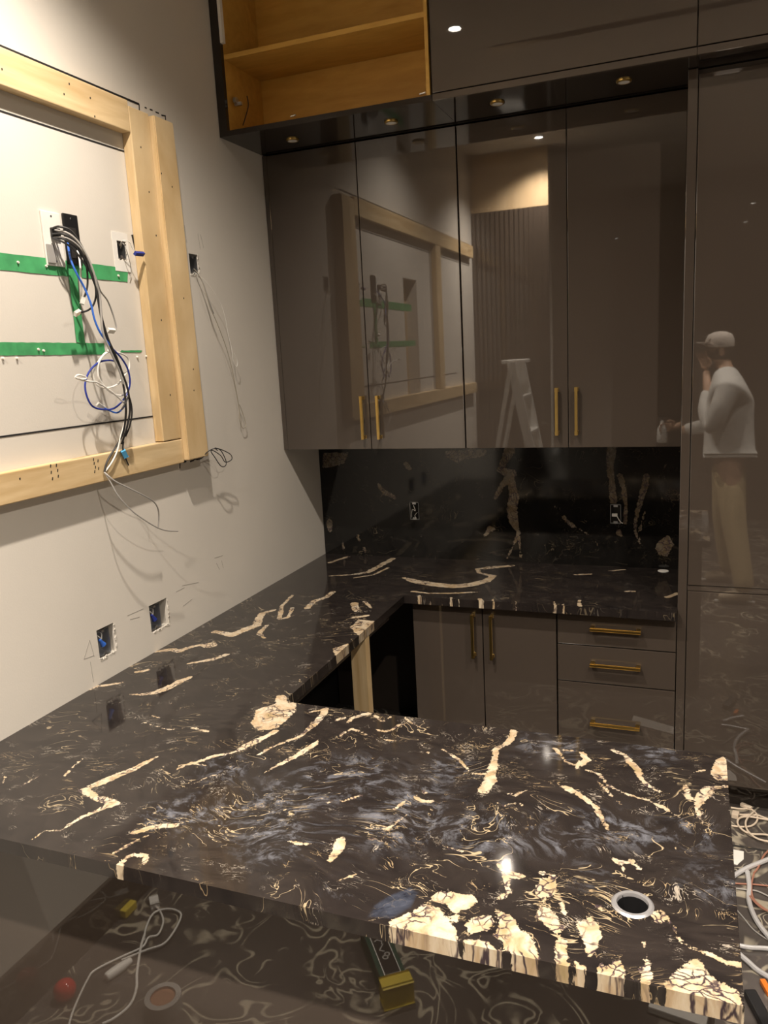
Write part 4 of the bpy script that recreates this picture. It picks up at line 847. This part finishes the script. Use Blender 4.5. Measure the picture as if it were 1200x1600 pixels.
MB().lathe((q.x, q.y, FLOOR), [(0.036, 0.001), (0.052, 0.001), (0.052, 0.045), (0.036, 0.045), (0.036, 0.001)], 40).build('roll', M['grey_cable'], t, smooth=True)
M['kraft'] = plain('kraft_card', (0.33, 0.16, 0.09), 0.8)
MB().lathe((q.x, q.y, FLOOR), [(0.0, 0.038), (0.035, 0.038), (0.0355, 0.044), (0.0355, 0.002), (0.0, 0.002)], 40).build('core', M['kraft'], t, smooth=True)
M['yellow'] = plain('yellow_plastic', (0.62, 0.48, 0.05), 0.5); M['dk_green'] = plain('dark_green_plastic', (0.012, 0.06, 0.04), 0.4)
q = mir(195, 1425); o = MB().box(q.x - 0.03, q.x + 0.03, q.y - 0.03, q.y + 0.03, FLOOR + 0.001, FLOOR + 0.03, 0.004).build('yellow_block', M['yellow']); tag(o, 'small yellow block on the floor reflected near the wall', 'block')
pa, pb_ = mir(580, 1440, 0.06), mir(616, 1528, 0.06)
ax = (pb_ - pa); ax.z = 0; Lg = ax.length; ax.normalize(); sd2 = ax.cross(Vector((0, 0, 1)))
mid = (pa + pb_) / 2; t = thing('tool_case', (mid.x, mid.y, FLOOR), 'dark green tool case with yellow end reflected under the slab edge', 'tool')
MB().obox((mid.x, mid.y, FLOOR + 0.032), ax, sd2, (0, 0, 1), Lg / 2, 0.034, 0.03, 0.004).build('case', M['dk_green'], t)
MB().obox((mid.x, mid.y, FLOOR + 0.0635), ax, sd2, (0, 0, 1), Lg / 2 - 0.012, 0.024, 0.0012, 0.001).build('label_border', M['white_cable'], t)
lb = MB().obox((mid.x, mid.y, FLOOR + 0.0645), ax, sd2, (0, 0, 1), Lg / 2 - 0.0145, 0.0215, 0.0013, 0.001).build('label_plate', M['black_plastic'], t)
ye = Vector((mid.x, mid.y, 0)) + ax * (Lg / 2 + 0.02)
MB().obox((ye.x, ye.y, FLOOR + 0.036), ax, sd2, (0, 0, 1), 0.02, 0.040, 0.034, 0.006).build('end_cap', M['yellow'], t)
for i, ch in enumerate('MAL8'):
    cu = bpy.data.curves.new('letter', 'FONT'); cu.body = ch; cu.size = 0.045; cu.extrude = 0.0006; cu.align_x = 'CENTER'; cu.align_y = 'CENTER'
    to = bpy.data.objects.new('letter', cu); COL.objects.link(to); dg = bpy.context.evaluated_depsgraph_get(); me = bpy.data.meshes.new_from_object(to.evaluated_get(dg)); bpy.data.objects.remove(to)
    c = Vector((mid.x, mid.y, FLOOR + 0.0664)) + ax * (-Lg / 2 + 0.06 + i * (Lg - 0.10) / 4.2)
    # mirrored so that the lacquered panel shows it the right way round
    R3 = Matrix((Vector((1, 0, 0)), Vector((0, -1, 0)), Vector((0, 0, 1)))).transposed().to_4x4()
    me.transform(Matrix.Translation(c) @ R3); link('letter', me, M['grey_cable'], lb)
pts = [onz(u, v, FLOOR) for u, v in ((990, 1119), (1056, 1138), (1054, 1149), (986, 1131))]
pts = [Vector((p.x, 2 * YT - p.y, FLOOR + 0.001)) for p in pts]
o = MB().prism(pts, (0, 0, 0.004)).build('white_strip', M['white_plastic']); tag(o, 'white strip lying behind the peninsula, reflected in the lowest drawer', 'strip')
q = mir(1062, 1578); o = MB().obox((q.x, q.y, FLOOR + 0.012), (1, 0.15, 0), (-0.15, 1, 0), (0, 0, 1), 0.075, 0.05, 0.011, 0.003).build('white_box', M['white_plastic']); tag(o, 'flat white box on the floor reflected at right below the slab', 'box')

M['satin_l'] = plain('ladder_aluminium', (0.72, 0.72, 0.70), 0.4, 0.35)
# ================================================================== STEPLADDER (seen in the lacquer)
lx, ly = -1.38, -0.06
t = thing('stepladder', (lx, ly, FLOOR), 'aluminium stepladder standing left of the photographer, reflected in the third upper door', 'ladder')
topz = -0.10
for s in (-1, 1):
    MB().obox((lx + 0.17, ly + s * 0.16, (FLOOR + topz) / 2), (-0.34, s * 0.06, topz - FLOOR), (0, 1, 0), (1, 0, 0.2), (topz - FLOOR) / 2 * 1.01, 0.012, 0.035, 0.002).build('rail', M['satin_l'], t)
    MB().obox((lx - 0.17, ly + s * 0.15, (FLOOR + topz) / 2), (0.34, s * 0.06, topz - FLOOR), (0, 1, 0), (1, 0, -0.2), (topz - FLOOR) / 2 * 1.01, 0.010, 0.015, 0.002).build('rear_rail', M['satin_l'], t)
for i in range(5):
    z = FLOOR + 0.28 + i * 0.29; fx = lx + 0.34 * (1 - (z - FLOOR) / (topz - FLOOR))
    MB().box(fx - 0.04, fx + 0.04, ly - 0.165, ly + 0.165, z - 0.012, z + 0.012, 0.003).build('step', M['satin_l'], t)
MB().box(lx - 0.09, lx + 0.09, ly - 0.15, ly + 0.15, topz - 0.01, topz + 0.02, 0.006).build('top_cap', M['white_plastic'], t)

# ================================================================== THE MAN (reflected in the tall cabinet)
def skin(name, V, E, Rr, mat, parent, sub=2, root=0, smooth=True):
    me = bpy.data.meshes.new(name); me.from_pydata([tuple(v) for v in V], E, []); o = bpy.data.objects.new(name, me); COL.objects.link(o)
    md = o.modifiers.new('s', 'SKIN'); md.use_smooth_shade = True
    for i, sv in enumerate(me.skin_vertices[0].data):
        r = Rr[i]; sv.radius = r if isinstance(r, tuple) else (r, r); sv.use_root = (i == root)
    ms = o.modifiers.new('u', 'SUBSURF'); ms.levels = sub; ms.render_levels = sub
    dg = bpy.context.evaluated_depsgraph_get(); dg.update(); m2 = bpy.data.meshes.new_from_object(o.evaluated_get(dg)); bpy.data.objects.remove(o)
    m2.name = name; return link(name, m2, mat, parent, smooth=True)
M['skin'] = plain('skin', (0.50, 0.31, 0.21), 0.5); M['sweater'] = plain('grey_sweatshirt', (0.66, 0.66, 0.64), 0.9, bump=1.0, scale=6, bscale=11)
M['trousers'] = plain('khaki_trousers', (0.56, 0.45, 0.26), 0.9, bump=0.8, scale=5, bscale=11); M['shoe'] = plain('tan_shoe', (0.55, 0.46, 0.34), 0.7); M['cap'] = plain('pale_cap', (0.55, 0.50, 0.46), 0.8, bump=0.4, bscale=30)
M['hair'] = plain('dark_hair', (0.02, 0.015, 0.012), 0.7)
mx, my = 0.245, -0.03
per = thing('person', (mx, my, FLOOR), 'standing man in pale cap, grey sweatshirt and khaki trousers, seen reflected in the tall cabinet', 'person')
z = lambda h: FLOOR + h
hd = Vector((0.165, -0.12, z(1.745)))          # head centre
# body: trunk, neck, head, legs, arms as one surface
BV = [(mx, my, z(0.98)), (mx, my, z(1.18)), (mx - 0.01, my, z(1.38)), (mx - 0.03, my, z(1.50)), (0.215, -0.06, z(1.58)), (0.185, -0.10, z(1.66)), tuple(hd), (hd.x - 0.01, hd.y, hd.z + 0.085),
      (mx, my + 0.10, z(0.93)), (mx + 0.04, my + 0.22, z(0.52)), (mx + 0.11, my + 0.37, z(0.10)), (mx, my - 0.10, z(0.93)), (mx - 0.02, my - 0.13, z(0.52)), (mx + 0.03, my - 0.16, z(0.10)),
      (mx - 0.03, my + 0.20, z(1.47)), (mx - 0.12, my + 0.24, z(1.20)), (0.085, 0.0, z(1.50)), (0.078, -0.075, z(1.60)),
      (mx - 0.03, my - 0.20, z(1.47)), (mx - 0.06, my - 0.27, z(1.20)), (-0.11, -0.16, z(1.16)), (-0.15, -0.14, z(1.14))]
BE = [(0, 1), (1, 2), (2, 3), (3, 4), (4, 5), (5, 6), (6, 7), (0, 8), (8, 9), (9, 10), (0, 11), (11, 12), (12, 13), (3, 14), (14, 15), (15, 16), (16, 17), (3, 18), (18, 19), (19, 20), (20, 21)]
BR = [(0.12, 0.13), (0.12, 0.13), (0.12, 0.13), (0.085, 0.11), 0.055, 0.055, (0.085, 0.078), (0.07, 0.065), 0.095, 0.065, 0.042, 0.095, 0.065, 0.042, 0.065, 0.045, 0.032, 0.026, 0.065, 0.045, 0.032, 0.026]
body = skin('body', BV, BE, BR, M['skin'], per)
# face and ears
fb = MB(); fx = hd.x - 0.085
fb.tube([(fx + 0.012, hd.y, hd.z + 0.012), (fx - 0.012, hd.y, hd.z - 0.018), (fx + 0.012, hd.y, hd.z - 0.03)], lambda s: 0.006 + 0.008 * math.sin(math.pi * s), 10)
fb.tube([(fx + 0.03, hd.y, hd.z - 0.07), (fx + 0.012, hd.y, hd.z - 0.075), (fx + 0.03, hd.y, hd.z - 0.09)], 0.017, 10)
for s in (-1, 1): fb.lathe((hd.x + 0.012, hd.y + s * 0.078, hd.z - 0.015), [(0.0, 0.008), (0.012, 0.012), (0.019, 0.008), (0.018, 0.0), (0.01, -0.01)], 16, (Vector((1, 0, 0)), Vector((0, 0, 1.5)), Vector((0, s, 0))))
fb.build('nose_chin_ears', M['skin'], per, smooth=True)
eb = MB()
for s in (-1, 1):
    eb.lathe((fx + 0.012, hd.y + s * 0.03, hd.z + 0.008), [(0.0, 0.006), (0.007, 0.004), (0.010, -0.004)], 12, (Vector((0, 1, 0)), Vector((0, 0, 0.7)), Vector((-1, 0, 0))))
    eb.obox((fx + 0.004, hd.y + s * 0.03, hd.z + 0.028), (0, 1, 0), (1, 0, 0), (0, 0, 1), 0.016, 0.004, 0.003, 0.001)
eb.build('eyes', M['hair'], per)
tag(MB().tube([(fx + 0.002, hd.y - 0.022, hd.z - 0.05), (fx - 0.004, hd.y, hd.z - 0.051), (fx + 0.002, hd.y + 0.022, hd.z - 0.05)], 0.0045, 8).build('mouth', M['kraft'], per, smooth=True), 'closed mouth')
MB().lathe((hd.x + 0.02, hd.y, hd.z - 0.02), [(0.084, 0.02), (0.086, -0.01), (0.078, -0.045), (0.055, -0.06), (0.0, -0.05)], 24).build('hair', M['hair'], per, smooth=True)
cp = MB(); cp.lathe((hd.x, hd.y, hd.z + 0.03), [(0.096, -0.012), (0.098, 0.01), (0.095, 0.045), (0.078, 0.078), (0.04, 0.095), (0.0, 0.099)], 28)
cp.build('cap_crown', M['cap'], per, smooth=True)
bmv = bmesh.new(); ring = []
for k_ in range(13):
    a_ = math.pi / 2 + math.pi * (0.12 + 0.76 * k_ / 12); ring.append((Vector((hd.x + 0.096 * math.cos(a_), hd.y + 0.096 * math.sin(a_), hd.z + 0.026)), Vector((hd.x - 0.02 + 0.160 * math.cos(a_), hd.y + 0.105 * math.sin(a_), hd.z + 0.052))))
mb = MB()
for (a1, b1), (a2, b2) in zip(ring, ring[1:]): mb.prism([a1, a2, b2, b1], (0, 0, 0.008))
bmesh.ops.remove_doubles(mb.bm, verts=mb.bm.verts, dist=1e-5); mb.build('cap_brim', M['cap'], per); bmv.free()
# clothing
SV = [(mx, my, z(0.95)), (mx, my, z(1.03)), (mx, my, z(1.18)), (mx - 0.012, my, z(1.36)), (mx - 0.028, my, z(1.49)), (0.205, -0.08, z(1.60)),
      (mx - 0.03, my + 0.21, z(1.47)), (mx - 0.09, my + 0.26, z(1.31)), (mx - 0.12, my + 0.25, z(1.19)), (mx - 0.17, my + 0.14, z(1.33)), (0.09, 0.01, z(1.47)),
      (mx - 0.03, my - 0.21, z(1.47)), (mx - 0.06, my - 0.27, z(1.20)), (0.03, -0.20, z(1.18)), (-0.07, -0.175, z(1.165))]
SE = [(0, 1), (1, 2), (2, 3), (3, 4), (4, 5), (4, 6), (6, 7), (7, 8), (8, 9), (9, 10), (4, 11), (11, 12), (12, 13), (13, 14)]
SR = [(0.135, 0.15), (0.175, 0.185), (0.175, 0.18), (0.165, 0.185), (0.13, 0.16), 0.075, 0.085, 0.07, 0.066, 0.058, 0.045, 0.085, 0.064, 0.055, 0.042]
skin('sweatshirt', SV, SE, SR, M['sweater'], per, root=2)
TV = [(mx, my, z(0.99)), (mx, my, z(0.94)), (mx, my + 0.10, z(0.88)), (mx + 0.04, my + 0.22, z(0.52)), (mx + 0.105, my + 0.35, z(0.16)), (mx + 0.11, my + 0.37, z(0.075)), (mx, my - 0.10, z(0.88)), (mx - 0.02, my - 0.13, z(0.52)), (mx + 0.025, my - 0.158, z(0.16)), (mx + 0.03, my - 0.16, z(0.075))]
skin('trousers', TV, [(0, 1), (1, 2), (2, 3), (3, 4), (4, 5), (1, 6), (6, 7), (7, 8), (8, 9)], [(0.135, 0.15), (0.14, 0.16), 0.115, 0.088, 0.072, 0.072, 0.115, 0.088, 0.072, 0.072], M['trousers'], per, root=1)
for (sx, sy) in ((mx + 0.11, my + 0.37), (mx + 0.03, my - 0.16)):
    sh = skin('shoe', [(sx + 0.04, sy, z(0.05)), (sx, sy, z(0.06)), (sx - 0.08, sy + 0.005, z(0.045)), (sx - 0.17, sy + 0.01, z(0.038))], [(0, 1), (1, 2), (2, 3)], [0.046, 0.05, 0.043, 0.034], M['shoe'], per)
    MB().tube([(sx + 0.07, sy, z(0.012)), (sx - 0.05, sy, z(0.012)), (sx - 0.19, sy + 0.01, z(0.012))], 0.0115, 8).build('sole_edge', M['white_plastic'], sh)
# hands: palm and five fingers each, as one mesh
def hand(wrist, fwd, side, curl, parent, thumb):
    wv, f, s = Vector(wrist), Vector(fwd).normalized(), Vector(side).normalized(); nrm = f.cross(s).normalized() * curl
    V = [wv, wv + f * 0.045, wv + f * 0.08]; E = [(0, 1), (1, 2)]; Rr = [(0.022, 0.026), (0.016, 0.034), (0.013, 0.036)]
    for k_, (o_, ln) in enumerate(((-0.030, 0.060), (-0.010, 0.072), (0.010, 0.076), (0.030, 0.068))):
        b0 = len(V); V += [wv + f * 0.085 + s * o_, wv + f * (0.085 + ln * 0.45) + s * o_ * 1.05 + nrm * 0.008, wv + f * (0.085 + ln * 0.72) + s * o_ * 1.05 + nrm * 0.030, wv + f * (0.085 + ln * 0.78) + s * o_ + nrm * 0.048]
        E += [(2, b0), (b0, b0 + 1), (b0 + 1, b0 + 2), (b0 + 2, b0 + 3)]; Rr += [0.0095, 0.009, 0.0085, 0.0075]
    b0 = len(V); V += [wv + f * 0.03 + s * thumb * 0.035 + nrm * 0.008, wv + f * 0.065 + s * thumb * 0.055 + nrm * 0.022, wv + f * 0.092 + s * thumb * 0.05 + nrm * 0.036]
    E += [(1, b0), (b0, b0 + 1), (b0 + 1, b0 + 2)]; Rr += [0.012, 0.0105, 0.009]
    return skin('hand', V, E, Rr, M['skin'], parent, sub=2, root=1)
hand((0.075, -0.085, z(1.60)), (-0.2, -0.12, 1), (0.93, 0.36, 0), 1, per, 1)
hand((-0.11, -0.16, z(1.16)), (-1, 0.05, -0.15), (0, 0, 1), 1, per, 1)
ph = MB().obox((0.03, -0.062, z(1.80)), (0.93, 0.36, 0), (-0.36, 0.93, 0), (0, 0, 1), 0.037, 0.0042, 0.078, 0.004).build('phone', M['black_plastic']); tag(ph, 'black phone held up in front of the man in the cap', 'phone')
t = thing('spray_bottle', (-0.215, -0.15, z(1.03)), 'white bottle held low in the hand of the man, seen in the right upper door', 'bottle')
MB().lathe((-0.232, -0.15, z(1.03)), [(0.0, 0.0), (0.038, 0.0), (0.041, 0.006), (0.036, 0.11), (0.02, 0.14), (0.014, 0.15), (0.014, 0.17), (0.0, 0.17)], 24).build('flask', M['white_plastic'], t, smooth=True)
MB().obox((-0.24, -0.17, z(1.215)), (1, 0, 0), (0, 1, 0), (0, 0, 1), 0.03, 0.012, 0.014, 0.004).build('nozzle', M['chrome'], t)

# ------------------------------------------------------------------ lift everything so that the floor lies at z = 0
for o in list(bpy.data.objects):
    if '_o' in o: del o['_o']
    if o.parent is None: o.location.z += -FLOOR
bpy.context.view_layer.update()
